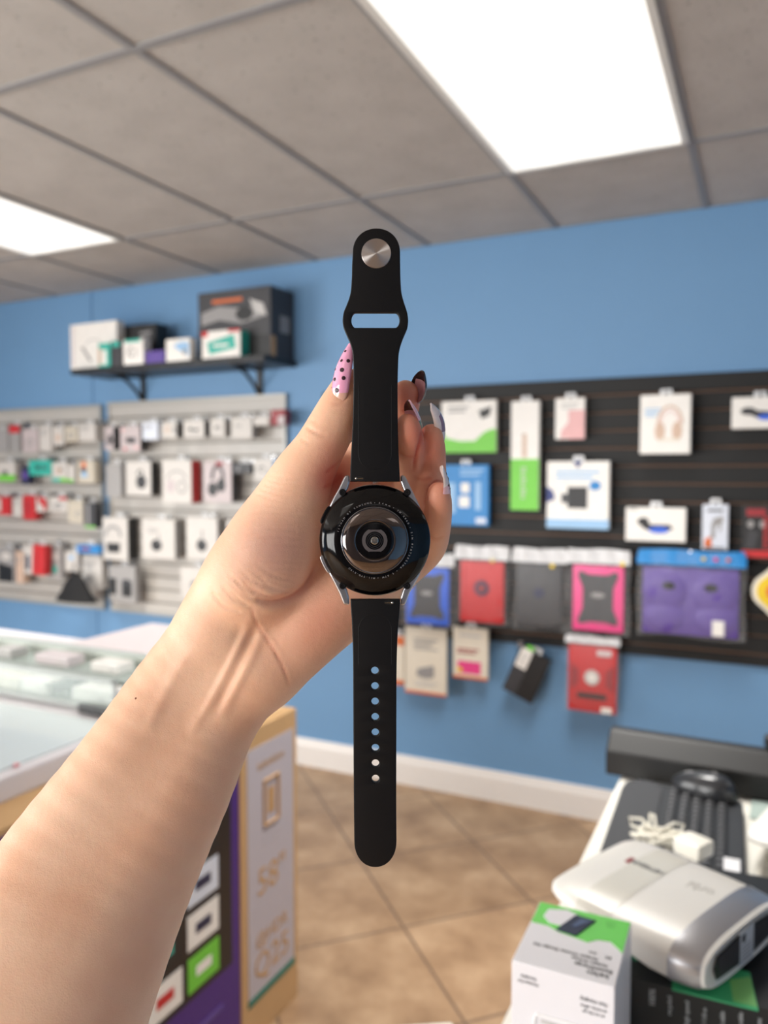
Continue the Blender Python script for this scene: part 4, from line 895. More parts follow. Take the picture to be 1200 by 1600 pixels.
for r in (3.0, 2.3):
    for i in range(n):
        a, b_ = 2*PI*i/n, 2*PI*(i+1)/n
        mb.add([(q*math.cos(t), q*math.sin(t), dz(q, 0)+.004) for q, t in ((r, a), (r, b_), (r-.14, b_), (r-.14, a))], [(0, 1, 2, 3)], mat((48, 48, 54), .3))
wb(mb, 'sensor_ring', smooth=False)
mb = MB(); fa = []
mb.lathe([(1.55, 1.50), (1.5, 1.62), (1.3, 1.68), (.01, 1.72)], mat((170, 168, 162), .22, 1.), n=12); wb(mb, 'sensor_dot', angle=1)
# side buttons
def curved_button(a0, a1, m, nm, r1=23.1):
    mb = MB(); n = 12; A = [math.radians(a0+(a1-a0)*i/n) for i in range(n+1)]
    q = [(r1-(0.5 if i in (0, n) else 0))*1 for i in range(n+1)]
    pts = [(q[i]*math.cos(A[i]), q[i]*math.sin(A[i])) for i in range(n+1)]+[(21.3*math.cos(a), 21.3*math.sin(a)) for a in A[::-1]]
    mb.prism(pts, -8.0, -4.6, m); o = wb(mb, nm, angle=30); bv = o.modifiers.new('b', 'BEVEL'); bv.width = .0004; bv.segments = 2; bv.limit_method = 'ANGLE'
curved_button(143, 163, mat((24, 24, 26), .25, .8), 'side_button'); curved_button(196, 216, M_SIL, 'side_button')

# straps: one closed outline with holes, bevelled
def strap(name, half, y_top, y_bot, caps, holes, slot=None, thick=2.6, z=-4.4):
    """half: list of (py, left px, right px) edge samples between the ends; caps 'top' or 'bottom' round"""
    L = [wp(a, p) for p, a, b in half]; R_ = [wp(b, p) for p, a, b in half]
    def smooth(pts):
        out = []
        for i in range(len(pts)-1):
            p0, p1, p2, p3 = pts[max(i-1, 0)], pts[i], pts[i+1], pts[min(i+2, len(pts)-1)]
            for t in range(6):
                t /= 6; out.append(tuple(.5*((2*b)+(c-a)*t+(2*a-5*b+4*c-d)*t*t+(3*b-a-3*c+d)*t**3) for a, b, c, d in zip(p0, p1, p2, p3)))
        return out+[pts[-1]]
    L, R_ = smooth(L), smooth(R_)
    if caps == 'top':      # L[0], R[0] joined by an arc above
        c = ((L[0][0]+R_[0][0])/2, L[0][1]); rx = (R_[0][0]-L[0][0])/2; ry = wp(0, y_top)[1]-c[1]
        arc = [(c[0]+rx*math.copysign(abs(math.cos(a))**.95, math.cos(a)), c[1]+ry*math.sin(a)**.95) for a in [PI*i/24 for i in range(1, 24)]]
        outline = L[::-1]+arc[::-1]+R_
    else:
        c = ((L[-1][0]+R_[-1][0])/2, L[-1][1]); rx = (R_[-1][0]-L[-1][0])/2; ry = c[1]-wp(0, y_bot)[1]
        arc = [(c[0]-rx*math.copysign(abs(math.cos(a))**.95, math.cos(a)), c[1]-ry*abs(math.sin(a))**.95) for a in [PI*i/24 for i in range(1, 24)]]
        outline = L+arc+R_[::-1]
    cu = bpy.data.curves.new(name, 'CURVE'); cu.dimensions = '2D'; cu.fill_mode = 'BOTH'
    cu.extrude = (thick/2-.45)*.001; cu.bevel_depth = .00045; cu.bevel_resolution = 3; cu.offset = -.00045
    def spline(pts):
        s = cu.splines.new('POLY'); s.points.add(len(pts)-1); s.use_cyclic_u = True
        for p, (x, y) in zip(s.points, pts): p.co = (x*.001, y*.001, 0, 1)
    spline(outline)
    for hp in holes: spline(hp)
    o = bpy.data.objects.new(name, cu); COL.objects.link(o); bpy.context.view_layer.update()
    me = bpy.data.meshes.new_from_object(o.evaluated_get(bpy.context.evaluated_depsgraph_get()))
    bpy.data.objects.remove(o)
    bm = bmesh.new(); bm.from_mesh(me); bmesh.ops.remove_doubles(bm, verts=bm.verts, dist=1e-6); bmesh.ops.recalc_face_normals(bm, faces=bm.faces); bm.to_mesh(me); bm.free()
    me.materials.clear(); me.materials.append(M_RUB)
    me.polygons.foreach_set('use_smooth', [True]*len(me.polygons)); me.set_sharp_from_angle(angle=math.radians(32))
    o = bpy.data.objects.new(name, me); COL.objects.link(o); o.parent = e; o.location = (0, 0, z*.001); return o
slot = [(x, y) for x, y in [wp(586.4+31*math.copysign(1, math.cos(a))+7*math.cos(a), 497-0+12*-math.sin(a)) for a in [2*PI*i/48+.001 for i in range(48)]]]
top_half = [(390, 550.6, 625.4), (410, 549.5, 625.6), (430, 549, 626), (450, 547.6, 627.2), (462, 545, 629.5), (474, 540.5, 633.2), (484, 536.5, 636.4), (494, 534.8, 638), (502, 534.8, 638), (510, 536.5, 636.6), (522, 541.6, 631.6), (534, 546.6, 627), (548, 550.2, 623.6), (565, 551.4, 622.4), (600, 551.8, 621.6), (650, 550.8, 621.8), (700, 548.4, 622.8), (735, 546.8, 624.6), (752, 546.4, 625.2)]
s1 = strap('buckle_strap', top_half, 352, 752, 'top', [slot])
bot_half = [(937.5, 547, 625.6), (950, 547.4, 625), (965, 548.6, 623.6), (990, 549.8, 621.8), (1020, 550.8, 620.6), (1060, 551.2, 619.8), (1150, 551.6, 619.6), (1250, 552.2, 619.4), (1320, 553, 619.8)]
holes = [ell(*wp(585.6+.15*i, 1050.7+24.4*i), 6*S_, 6.2*S_, 28) for i in range(8)]
s2 = strap('holed_strap', bot_half, 937, 1361, 'bottom', holes)
for prt, cx, ya_, yb_, sgn in ((s1, 586, 600, 734, 1), (s2, 586, 1040, 960, -1)):
    # shallow recessed panel near the lugs: its raised border line
    xw = 26*S_; pts = [(wp(cx, ya_)[0]-xw, wp(0, ya_)[1])]
    c = wp(cx, yb_-sgn*26)
    pts += [(c[0]-xw*math.cos(a), c[1]-sgn*xw*math.sin(a)) for a in [PI*i/20 for i in range(21)]]
    pts.append((wp(cx, ya_)[0]+xw, wp(0, ya_)[1]))
    mb = MB(); mb.tube([(x, y, 1.22) for x, y in pts], .16, M_RUB, n=8)
    mb.tube([(wp(557, 0)[0], wp(0, ya_+sgn*(-40))[1], 1.22), (wp(555, 0)[0], wp(0, yb_+sgn*10)[1], 1.22)], .08, M_RUB, n=6)
    mb.v = [(x*.001, y*.001, z*.001) for x, y, z in mb.v]; mb.build('recess_border', prt, smooth=True)
    px, py = ((556, 747) if sgn == 1 else (613, 943)); dx = 1 if sgn == 1 else -1; x, y = wp(px, py)
    mb = MB(); mb.prism(ell(x+dx*1.2, y, 2.1, .8, 20), 1.25, 1.33, mat((8, 8, 9), .5)); mb.sphere((x, y, 1.45), (.55, .55, .5), mat((200, 196, 190), .2, 1.)); mb.tube([(x, y, 1.4), (x+dx*2.8, y, 1.4)], .28, mat((110, 106, 100), .25, 1.))
    mb.v = [(x*.001, y*.001, z*.001) for x, y, z in mb.v]; mb.build('spring_pin', prt, smooth=True)
# metal stud with radial brushing
m, nt, b = node_mat('brushed_stud'); b.inputs['Metallic'].default_value = 1; b.inputs['Base Color'].default_value = (.50, .46, .44, 1); b.inputs['Anisotropic Rotation'].default_value = .25; b.inputs['Roughness'].default_value = .36; b.inputs['Anisotropic'].default_value = .97
tg = nt.nodes.new('ShaderNodeTangent'); tg.direction_type = 'RADIAL'; tg.axis = 'Z'; nt.links.new(tg.outputs[0], b.inputs['Tangent'])
x, y = wp(587.8, 392); mb = MB(); mb.lathe([(5.9, -1.6), (5.9, 1.35), (5.75, 1.62), (5.5, 1.66), (.01, 1.70)], m, n=128)
mb.v = [(a*.001, b_*.001, c*.001) for a, b_, c in mb.v]; st = mb.build('metal_stud', s1, smooth=True, angle=20); st.location = (x*.001, y*.001, 0)

# ------------------------------------------------------------------ the arm and hand: one continuous surface from a smooth field
def cr(pts, n=5):
    pts = [np.array(p, float) for p in pts]; out = []
    for i in range(len(pts)-1):
        p0, p1, p2, p3 = pts[max(i-1, 0)], pts[i], pts[i+1], pts[min(i+2, len(pts)-1)]
        for t in range(n):
            t /= n; out.append(.5*((2*p1)+(p2-p0)*t+(2*p0-5*p1+4*p2-p3)*t*t+(3*p1-p0-3*p2+p3)*t**3))
    return out+[pts[-1]]
def K(px, py, d, r): return [*mm(px, py, d), r]
perp = {0: (.758, .652), 1: (.86, .51), 2: (.94, .35), 3: (.977, .217), 4: (.985, .17)}
arm = []
for (mx_, my_), w, r, d, q in (((371, 1012), 207, 19., 345, 0), ((304, 1101), 212, 20., 346, 1), ((238, 1218), 250, 24.5, 338, 2), ((150, 1365), 304, 31., 326, 3), ((62, 1530), 365, 38., 308, 4), ((-20, 1700), 420, 42, 292, 4), ((-70, 1830), 440, 42, 282, 4)):
    rp = r*FPX/d; o = w/2-rp; p = perp[q]
    arm.append((K(mx_-p[0]*o, my_-p[1]*o, d, r), K(mx_+p[0]*o, my_+p[1]*o, d, r)))
chainA, chainB = [a for a, b in arm], [b for a, b in arm]
PALM = [chainA, chainB,
        [K(345, 985, 345, 18), K(365, 940, 342, 19), K(398, 900, 338, 20)],                       # radial wrist into the thumb mount
        [K(412, 1040, 346, 18), K(455, 1000, 345, 18), K(498, 960, 345, 18.4), K(545, 925, 346, 18), K(590, 893, 347, 16.5)],  # heel of the hand, little finger side
        [K(420, 960, 350, 18), K(480, 880, 354, 18), K(530, 830, 356, 15), K(575, 850, 356, 13)],
        [K(450, 920, 352, 17), K(530, 890, 354, 16)],
        [K(470, 850, 354, 15), K(508, 790, 353, 12.5), K(520, 770, 353, 12)],
        [K(500, 790, 354, 12), K(560, 820, 355, 12), K(600, 870, 353, 12)]]
THUMB = [K(398, 905, 337, 20.5), K(424, 855, 333, 20.2), K(449, 797, 330, 15.8), K(474, 742, 327, 12.4), K(497, 704, 325.5, 10.4), K(517, 668, 325, 9.7), K(533, 634, 325, 8.6), K(543.5, 606, 325, 6.6), K(546, 597, 325, 5.4)]
INDEX = [K(512, 785, 353, 12), K(553, 735, 357, 9.8), K(592, 690, 361, 8.6), K(618, 655, 353, 7.6), K(630, 632, 342, 7.0), K(632, 619, 333, 5.9), K(634, 612, 329, 4.6)]
MIDDLE = [K(545, 810, 355, 12), K(600, 785, 359, 9.5), K(640, 760, 358, 8.6), K(643, 733, 342, 7.2), K(640, 706, 327, 6.3), K(639, 683, 321, 5.6), K(637, 664, 319.5, 4.6)]
RING = [K(575, 850, 354, 12), K(625, 830, 358, 9.3), K(664, 797, 356, 8.3), K(672, 762, 349, 7.4), K(671.5, 732, 338, 6.8), K(673, 702, 331, 6.0), K(674, 679, 328, 4.5)]
PINKY = [K(600, 888, 350, 12), K(640, 878, 353, 9), K(669, 855, 349, 7.6), K(679, 829, 338, 6.6), K(684, 803, 328, 5.7), K(685.5, 782, 323, 5.1), K(685, 769, 321.5, 4.2)]
WEB = [[K(490, 745, 343, 8), K(515, 745, 350, 10)]]
hs = .9
allp = np.array([p for c in PALM for p in c]+THUMB+INDEX+MIDDLE+RING+PINKY)
lo = (allp[:, :3]-allp[:, 3:4]).min(0)-5; hi = (allp[:, :3]+allp[:, 3:4]).max(0)+5
lo[1] = max(lo[1], mm(0, 1790, 300)[1]); lo[0] = max(lo[0], -186)
N = np.ceil((hi-lo)/hs).astype(int)
ax_ = [np.arange(N[k], dtype=np.float32)*hs+lo[k] for k in range(3)]
def window(a, b, r, mg=14):
    i0 = np.maximum(((np.minimum(a, b)-r-mg-lo)/hs).astype(int), 0); i1 = np.minimum(((np.maximum(a, b)+r+mg-lo)/hs).astype(int)+1, N)
    return tuple(slice(p, max(p, q)) for p, q in zip(i0, i1))
def dist(a, b, ra, rb, w):
    X = ax_[0][w[0]][:, None, None]; Y = ax_[1][w[1]][None, :, None]; Z = ax_[2][w[2]][None, None, :]
    ba = (b-a).astype(np.float32); L = max(float(ba@ba), 1e-6)
    h = np.clip(((X-a[0])*ba[0]+(Y-a[1])*ba[1]+(Z-a[2])*ba[2])/L, 0, 1)
    return np.sqrt((X-a[0]-h*ba[0])**2+(Y-a[1]-h*ba[1])**2+(Z-a[2]-h*ba[2])**2)-(ra+(rb-ra)*h)
def smin(f, g, k):
    h = np.clip(.5+.5*(g-f)/k, 0, 1); return g*(1-h)+f*h-k*h*(1-h)
def field(chains, k, F=None, n=4):
    if F is None: F = np.full(N, 40, np.float32)
    for c in chains:
        pts = cr(c, n)
        G = {}
        # within a chain a tight union, so the tube does not swell
        w = window(np.min([p[:3] for p in pts], 0), np.max([p[:3] for p in pts], 0), max(p[3] for p in pts))
        g = None
        for p, q in zip(pts[:-1], pts[1:]):
            d = dist(p[:3], q[:3], p[3], q[3], w); g = d if g is None else smin(g, d, .8)
        F[w] = smin(F[w], g.astype(np.float32), k)
    return F
F = field(PALM, 7.); F = field([THUMB], 6., F); F = field(WEB, 5., F)
FF = np.full(N, 40, np.float32)
for c in (INDEX, MIDDLE, RING, PINKY):
    f1 = field([c], .5); FF = smin(FF, f1, .25)
F = smin(F, FF, 5.)
del FF, f1
# surface nets
ins = F < 0
cell = np.zeros(np.array(F.shape)-1, np.uint8)
sl = lambda d, n: slice(d, n-1+d)
nx, ny, nz = F.shape
for a in (0, 1):
    for b_ in (0, 1):
        for c in (0, 1): cell += ins[sl(a, nx), sl(b_, ny), sl(c, nz)]
act = np.argwhere((cell > 0) & (cell < 8)); idx = -np.ones(cell.shape, np.int32); idx[tuple(act.T)] = np.arange(len(act))
acc = np.zeros((len(act), 3)); cnt_ = np.zeros(len(act))
cn = [(a, b_, c) for a in (0, 1) for b_ in (0, 1) for c in (0, 1)]
for p in cn:
    for k in range(3):
        if p[k] == 0:
            q = list(p); q[k] = 1
            fa = F[tuple((act+np.array(p)).T)]; fb = F[tuple((act+np.array(q)).T)]
            mk = (fa < 0) != (fb < 0); t = np.where(mk, fa/np.where(mk, fa-fb, 1), 0)
            pos = np.array(p)[None, :]+t[:, None]*(np.array(q)-np.array(p))[None, :]
            acc += np.where(mk[:, None], pos, 0); cnt_ += mk
V = lo+(act+acc/cnt_[:, None])*hs
quads = []
for k in range(3):
    sa = [slice(1, -1)]*3; 
    s0 = [slice(1, n_-1) for n_ in F.shape]; s1_ = list(s0); s0[k] = slice(0, F.shape[k]-1); s1_[k] = slice(1, F.shape[k])
    A_ = ins[tuple(s0)]; B_ = ins[tuple(s1_)]; ed = np.argwhere(A_ != B_); off_ = np.array([0 if j == k else 1 for j in range(3)]); flip = A_[tuple(ed.T)]
    ed = ed+off_; u, v = [(1, 2), (2, 0), (0, 1)][k]; du = np.zeros(3, int); du[u] = 1; dv_ = np.zeros(3, int); dv_[v] = 1
    q = np.stack([idx[tuple((ed-du-dv_).T)], idx[tuple((ed-dv_).T)], idx[tuple(ed.T)], idx[tuple((ed-du).T)]], 1)
    q[~flip] = q[~flip][:, ::-1]; quads.append(q)
Q = np.concatenate(quads); Q = Q[(Q >= 0).all(1)]
del F, ins, cell, idx
# light relaxation of the grid steps
nb = np.concatenate([Q[:, [0, 1]], Q[:, [1, 2]], Q[:, [2, 3]], Q[:, [3, 0]]]); nb = np.concatenate([nb, nb[:, ::-1]])
deg = np.bincount(nb[:, 0], minlength=len(V)).astype(float)
def lap(V):
    S = np.stack([np.bincount(nb[:, 0], weights=V[nb[:, 1], k], minlength=len(V)) for k in range(3)], 1)/deg[:, None]; return S-V
for _ in range(3): V = V+.5*lap(V); V = V-.51*lap(V)
V = V+.5*lap(V)
def normals(V):
    n = np.cross(V[Q[:, 2]]-V[Q[:, 0]], V[Q[:, 3]]-V[Q[:, 1]]); out = np.zeros_like(V)
    for j in range(4):
        for k in range(3): out[:, k] += np.bincount(Q[:, j], weights=n[:, k], minlength=len(V))
    return out/np.maximum(np.linalg.norm(out, axis=1), 1e-9)[:, None]
NN = normals(V)
PX = 600+FPX*V[:, 0]/-V[:, 2]; PY = 800-FPX*V[:, 1]/-V[:, 2]
PT = np.stack([PX, PY], 1); front = np.clip((NN*(-V/np.linalg.norm(V, axis=1)[:, None])).sum(1)*1.6, 0, 1)
def line_d(pts):     # px distance to a polyline and position along it
    pts = [p[:2] for p in cr([(*p, 0) for p in pts], 5)]; best = np.full(len(V), 1e9); tt = np.zeros(len(V)); n = len(pts)-1
    for i in range(n):
        a, b_ = np.array(pts[i]), np.array(pts[i+1]); ab = b_-a; h = np.clip(((PT-a)@ab)/(ab@ab+1e-9), 0, 1)
        d = np.linalg.norm(PT-a-h[:, None]*ab, axis=1); m_ = d < best; best[m_] = d[m_]; tt[m_] = (i+h[m_])/n
    return best, tt
disp = np.zeros(len(V)); red = np.zeros(len(V)); tint = np.zeros(len(V))
def crease(pts, amp, w, lip=.35, dmax=None, col=.0):
    global disp, red
    d, t = line_d(pts); env = np.clip(6*np.minimum(t, 1-t)+.0, 0, 1)**.7*front
    if dmax is not None: env = env*((-V[:, 2]) < dmax)
    disp += env*(-amp*np.exp(-(d/w)**2)+amp*lip*np.exp(-((d-2.4*w)/(1.3*w))**2))
    if col: red += env*col*np.exp(-(d/(w*1.1))**2)  # reddens the groove: crease shade put into the skin colour
crease([(496, 872), (489, 900), (472, 924), (448, 937), (422, 941), (398, 936)], 1.5, 5.0, .25, col=.5)          # below the thumb mount
crease([(462, 918), (438, 931), (414, 931), (394, 922), (380, 908)], .5, 2.6, col=.2)
crease([(392, 945), (400, 972), (418, 1000), (440, 1038), (453, 1074)], .35, 2.2, .2, col=.35)                                     # wrist line
crease([(330, 925), (352, 948), (378, 956)], .35, 2.6); crease([(345, 912), (366, 936), (390, 946)], .35, 2.6)
for w_ in ([(350, 912), (376, 938), (392, 949)], [(366, 903), (390, 931), (412, 943)], [(384, 900), (405, 925), (432, 936)], [(402, 897), (424, 917), (452, 924)], [(356, 897), (382, 918), (408, 934)], [(372, 888), (400, 909), (430, 920)], [(400, 880), (430, 900), (462, 906)]): crease(w_, .28, 1.9, .45)
for k in range(8):      # fine parallel folds over the thumb mount
    y = 800+k*15+5*((k*5) % 3); crease([(378+9*((k*5) % 3)-k*1.5, y+8+k*1.2), (405+5*(k % 3), y-1+k*1.5), (440+7*((k*7) % 4), y+2+k*1.1), (484-9*((k*3) % 4), y+7+k*.4)], .09+.03*(k % 2), 1.7, .4)
for k in range(5): crease([(398+k*6, 770-k*7), (424+k*6, 779-k*8), (452+k*5, 786-k*10)], .13, 1.7, .5)
crease([(478, 667), (490, 674), (503, 680), (511, 677)], .45, 2.4, .3, col=.15); crease([(470, 686), (484, 693)], .25, 2.2); crease([(484, 655), (498, 661)], .18, 2.0)
crease([(516, 628), (526, 631), (536, 627), (545, 614)], .30, 1.8, .2, col=.2)                                             # cuticle fold
crease([(506, 763), (520, 752), (536, 742)], .55, 2.4, dmax=380, col=.4); crease([(509, 738), (522, 728), (535, 716)], .4, 2.0, dmax=380, col=.3)
crease([(624, 706), (634, 713), (646, 714)], .35, 2.2, col=.25); crease([(645, 742), (658, 750), (676, 748)], .35, 2.4, col=.25); crease([(668, 836), (680, 842), (694, 838)], .35, 2.4, col=.2)
crease([(661, 664), (657, 688), (650, 712), (646, 738)], .9, 2.0, 0, col=.7); crease([(697, 756), (682, 752), (669, 766), (664, 795)], .8, 2.0, 0, col=.6); crease([(658, 622), (645, 640), (626, 642)], .5, 1.8, 0, col=.5)  # finger gaps: red lines painted in as the shade between fingers
# tendons and a vessel at the wrist (raised)
def ridge(pts, amp, w):
    global disp
    d, t = line_d(pts); disp += np.clip(4*np.minimum(t, 1-t), 0, 1)*front*amp*np.exp(-(d/w)**2)
ridge([(392, 962), (372, 1005), (347, 1055), (318, 1108), (296, 1150)], 1.3, 9); ridge([(416, 975), (396, 1020), (368, 1075), (340, 1130)], .8, 8)
crease([(380, 975), (360, 1020), (335, 1070), (306, 1122)], .8, 6, .1); crease([(402, 975), (385, 1015), (360, 1066), (334, 1116)], .6, 5.5, .1)
ridge([(300, 1010), (262, 1075), (225, 1150)], .5, 10)
# knuckle-side padding: soft swellings of the mount
V = V+NN*disp[:, None]
# skin flush: finger pads and palm centre pinker; fold and finger-gap shade painted in as red
def blob(px, py, r, a):
    global red
    red += a*np.exp(-((PX-px)**2+(PY-py)**2)/(r*r))
for q in ((630, 610, 26, .8), (640, 675, 34, .45), (674, 700, 40, .5), (686, 780, 34, .45), (545, 620, 30, .35), (520, 750, 34, 1.3), (655, 640, 40, .5), (665, 730, 50, .45), (690, 830, 40, .3), (520, 960, 55, .55), (470, 1010, 50, .3), (520, 700, 26, .4)): blob(*q)
tint += .75*np.exp(-((PX-430)**2+(PY-860)**2)/(60.**2))      # greyer mauve tone over the thumb mount
O = V.mean(0)*0+np.array(mm(450, 900, 345)); Vl = (V-O)*.001
me = bpy.data.meshes.new('person'); me.vertices.add(len(Vl)); me.vertices.foreach_set('co', Vl.astype(np.float32).ravel())
me.loops.add(len(Q)*4); me.loops.foreach_set('vertex_index', Q.astype(np.int32).ravel()); me.polygons.add(len(Q)); me.polygons.foreach_set('loop_start', np.arange(0, len(Q)*4, 4, dtype=np.int32)); 
me.polygons.foreach_set('use_smooth', [True]*len(Q)); me.update(calc_edges=True); me.validate()
at = me.attributes.new('flush_shade', 'FLOAT', 'POINT'); at.data.foreach_set('value', np.clip(red, 0, 1.3).astype(np.float32))
at = me.attributes.new('mount_tint', 'FLOAT', 'POINT'); at.data.foreach_set('value', np.clip(tint, 0, 1).astype(np.float32))
def skin_mat():
    m, nt, b = node_mat('skin'); N_ = nt.nodes.new; L = nt.links.new
    tc = N_('ShaderNodeTexCoord'); n = N_('ShaderNodeTexNoise'); n.inputs['Scale'].default_value = 38; n.inputs['Detail'].default_value = 5; L(tc.outputs['Object'], n.inputs['Vector'])
    base = ramp(nt, n.outputs['Fac'], [(.32, lin((236, 186, 154))), (.68, lin((244, 202, 172)))])
    def over(src, name, col, k):
        a = N_('ShaderNodeAttribute'); a.attribute_name = name; q = N_('ShaderNodeMath'); q.operation = 'MULTIPLY'; q.inputs[1].default_value = k; q.use_clamp = True; L(a.outputs['Fac'], q.inputs[0])
        x = N_('ShaderNodeMix'); x.data_type = 'RGBA'; L(q.outputs[0], x.inputs[0]); L(src, x.inputs[6]); x.inputs[7].default_value = (*lin(col), 1); return x.outputs[2]
    c = over(base, 'flush_shade', (204, 98, 80), .72); c = over(c, 'mount_tint', (176, 132, 130), .75)
    L(c, b.inputs['Base Color']); b.inputs['Roughness'].default_value = .5; b.inputs['Specular IOR Level'].default_value = .38
    b.inputs['Subsurface Weight'].default_value = .22; b.inputs['Subsurface Radius'].default_value = (1, .35, .18); b.inputs['Subsurface Scale'].default_value = .003
    v = N_('ShaderNodeTexVoronoi'); v.feature = 'DISTANCE_TO_EDGE'; v.inputs['Scale'].default_value = 1300; L(tc.outputs['Object'], v.inputs['Vector'])
    n2 = N_('ShaderNodeTexNoise'); n2.inputs['Scale'].default_value = 420; n2.inputs['Detail'].default_value = 6; L(tc.outputs['Object'], n2.inputs['Vector'])
    s = N_('ShaderNodeMath'); s.operation = 'MULTIPLY_ADD'; L(v.outputs['Distance'], s.inputs[0]); s.inputs[1].default_value = .6; L(n2.outputs['Fac'], s.inputs[2])
    bp = N_('ShaderNodeBump'); bp.inputs['Strength'].default_value = .22; bp.inputs['Distance'].default_value = .0006; L(s.outputs[0], bp.inputs['Height']); L(bp.outputs[0], b.inputs['Normal'])
    return m
me.materials.append(skin_mat())
person = bpy.data.objects.new('person', me); COL.objects.link(person)
person.matrix_world = HAND @ Matrix.Translation(Vector(O)) @ Matrix.Scale(1000, 4)
tag(person, 'bare left forearm and hand with long painted nails, fingers curled round the watch', 'person')

# fingernails: long curved shells; all control points in the hand frame (mm)
def nail(base, mid, tip, N0, w, arc, m, dots=(), th=.45, tipw=.25, N1=None, dotm=None, bands=(), nl=26, nt_=14):
    base, mid, tip = [np.array(p, float) for p in (base, mid, tip)]; N0 = np.array(N0, float); N1 = N0 if N1 is None else np.array(N1, float)
    def frame(s):
        c = (1-s)**2*base+2*s*(1-s)*mid+s*s*tip; t = 2*(1-s)*(mid-base)+2*s*(tip-mid); t /= np.linalg.norm(t)
        n_ = N0*(1-s)+N1*s; n_ = n_-t*(n_@t); n_ /= np.linalg.norm(n_); return c, t, n_, np.cross(t, n_)
    def width(s): return w*(.90+.14*min(1, s*4))*(1-max(0, (s-.35)/.65)**2.4*(1-tipw))
    def P(s, u, dn=0):      # u in -1..1
        c, t, n_, b_ = frame(s); a = u*arc; ww = width(s)/2; R0 = ww/math.sin(arc)
        back = .8*(abs(u)**2.2)*(1 if s < .5 else -1)*(abs(s-.5)*2)**4      # rounded ends
        return c+t*(back*(1.6 if s < .5 else 1.2))+b_*(R0*math.sin(a))+n_*(R0*(math.cos(a)-1)+dn)
    vs = []; fs = []; nl1, nt1 = nl+1, nt_+1
    for layer in (0, -th):
        for i in range(nl1):
            for j in range(nt1): vs.append(P(i/nl, -1+2*j/nt_, layer))
    k = nl1*nt1
    for i in range(nl):
        for j in range(nt_):
            a = i*nt1+j; fs.append((a, a+1, a+nt1+1, a+nt1)); fs.append((a+k, a+k+nt1, a+k+nt1+1, a+k+1))
    for i in range(nl):
        for j in (0, nt_): a = i*nt1+j; fs.append((a, a+nt1, a+nt1+k, a+k))
    for j in range(nt_):
        for i in (0, nl): a = i*nt1+j; fs.append((a, a+1, a+1+k, a+k))
    mb = MB()
    if not bands: mb.add([(v-O)*.001 for v in vs], fs, m)
    else:
        # painted zones follow position along and across the nail
        vv = [(v-O)*.001 for v in vs]; groups = {}
        for f in fs:
            i = np.mean([(q % k)//nt1 for q in f])/nl; j = np.mean([(q % k) % nt1 for q in f])/nt_*2-1
            mm_ = m
            for cond, bmat in bands:
                if cond(i, j): mm_ = bmat
            groups.setdefault(id(mm_), (mm_, []))[1].append(f)
        n0 = len(mb.v); mb.v += [tuple(v) for v in vv]
        for mm_, g in groups.values(): mb.f += g; mb.m += [mb.mi(mm_)]*len(g)
    o = mb.build('fingernail', person, smooth=True, angle=50)
    if dots:
        db = MB()
        for s, u, r in dots:
            c, t, n_, b_ = frame(s); p = P(s, u, .05); a = u*arc; nn = n_*math.cos(a)+b_*math.sin(a); bb = np.cross(t, nn)
            M = Matrix(((t[0], bb[0], nn[0], p[0]), (t[1], bb[1], nn[1], p[1]), (t[2], bb[2], nn[2], p[2]), (0, 0, 0, 1)))
            M = Matrix.Scale(.001, 4) @ Matrix.Translation(Vector(-O)) @ M
            db.sphere((0, 0, 0), (r*1.3, r*1.3, .13), dotm, M, 14, 8)
        db.build('painted_dot', o, smooth=True, angle=60)['kind'] = 'stuff'
    return o
PINK = mat((243, 172, 208), .10, coat=1., var=.03); DOT = mat((52, 22, 34), .35); NAT = mat((226, 178, 160), .2, coat=.6, var=.03)
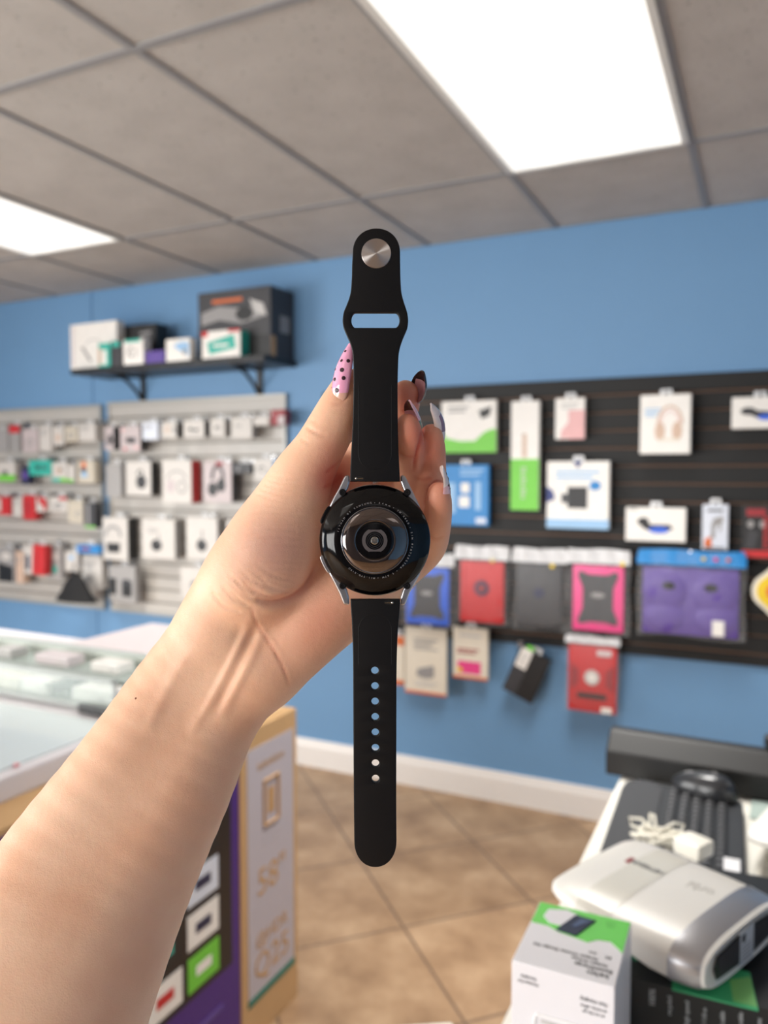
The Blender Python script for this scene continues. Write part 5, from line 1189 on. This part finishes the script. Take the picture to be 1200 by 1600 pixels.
CLR = mat((226, 190, 196), .12, coat=1., alpha=.75); DARK = mat((30, 28, 34), .1, coat=1.); LPK = mat((232, 188, 204), .14, coat=1.); MAR = mat((236, 228, 230), .15, coat=1., var=.12, scale=500)
MAU = mat((150, 116, 136), .15, coat=1.); GRN = mat((120, 150, 132), .2, coat=1.)
nail(mm(524.5, 628, 317.5), mm(521, 582, 314.0), mm(547, 536, 318.5), (-.60, .10, .80), 8.3, 1.1, PINK, th=.5, tipw=.34, N1=(-.55, .25, .8), dotm=DOT,
     bands=((lambda i, j: i < .14, NAT),),
     dots=((.20, .12, .75), (.22, -.85, .6), (.38, -.25, .62), (.42, .55, .65), (.55, .28, .72), (.56, -.62, .5), (.70, -.05, .5), (.72, .62, .58), (.86, -.1, .42), (.38, -.95, .4)))
nail(mm(652, 624, 333), mm(667, 608, 329), mm(661, 579, 322), (.80, -.05, -.60), 9.0, 1.0, DARK, th=.7, tipw=.45, N1=(.72, .5, -.48), bands=((lambda i, j: i < .72 and abs(j) < .75, LPK),))
nail(mm(655, 668, 327), mm(655, 645, 323), mm(640, 624.5, 316), (.74, .36, -.56), 8.4, 1.0, LPK, th=.6, tipw=.4, N1=(.7, .7, -.2), bands=((lambda i, j: i > .6 and j > .1, DARK), (lambda i, j: i < .5 and j < -.55, GRN)))
nail(mm(691.5, 696, 330), mm(703, 652, 328), mm(674, 631, 322), (.84, .25, .46), 8.0, 1.05, MAR, th=.6, tipw=.45, N1=(.55, .55, .6), bands=((lambda i, j: .25 < i < .7 and abs(j) < .45, MAU),))
nail(mm(703, 782, 322), mm(707, 755, 319), mm(692, 727.5, 313), (.80, .15, .52), 7.0, 1.0, LPK, th=.5, tipw=.4, N1=(.8, .55, .1), dotm=DOT, bands=((lambda i, j: i > .55, MAR),),
     dots=((.50, -.35, .5), (.64, .0, .55), (.80, -.2, .45), (.36, -.1, .35)))
# a small mole on the forearm
k_ = np.argmin((PX-212)**2+(PY-1091)**2+1e4*(NN[:, 2] < .3)); mb = MB(); p = (V[k_]-O)*.001
mb.sphere(tuple(p), (.0004, .0005, .0003), mat((150, 96, 72), .6)); mb.build('mole', person, smooth=True, angle=60)
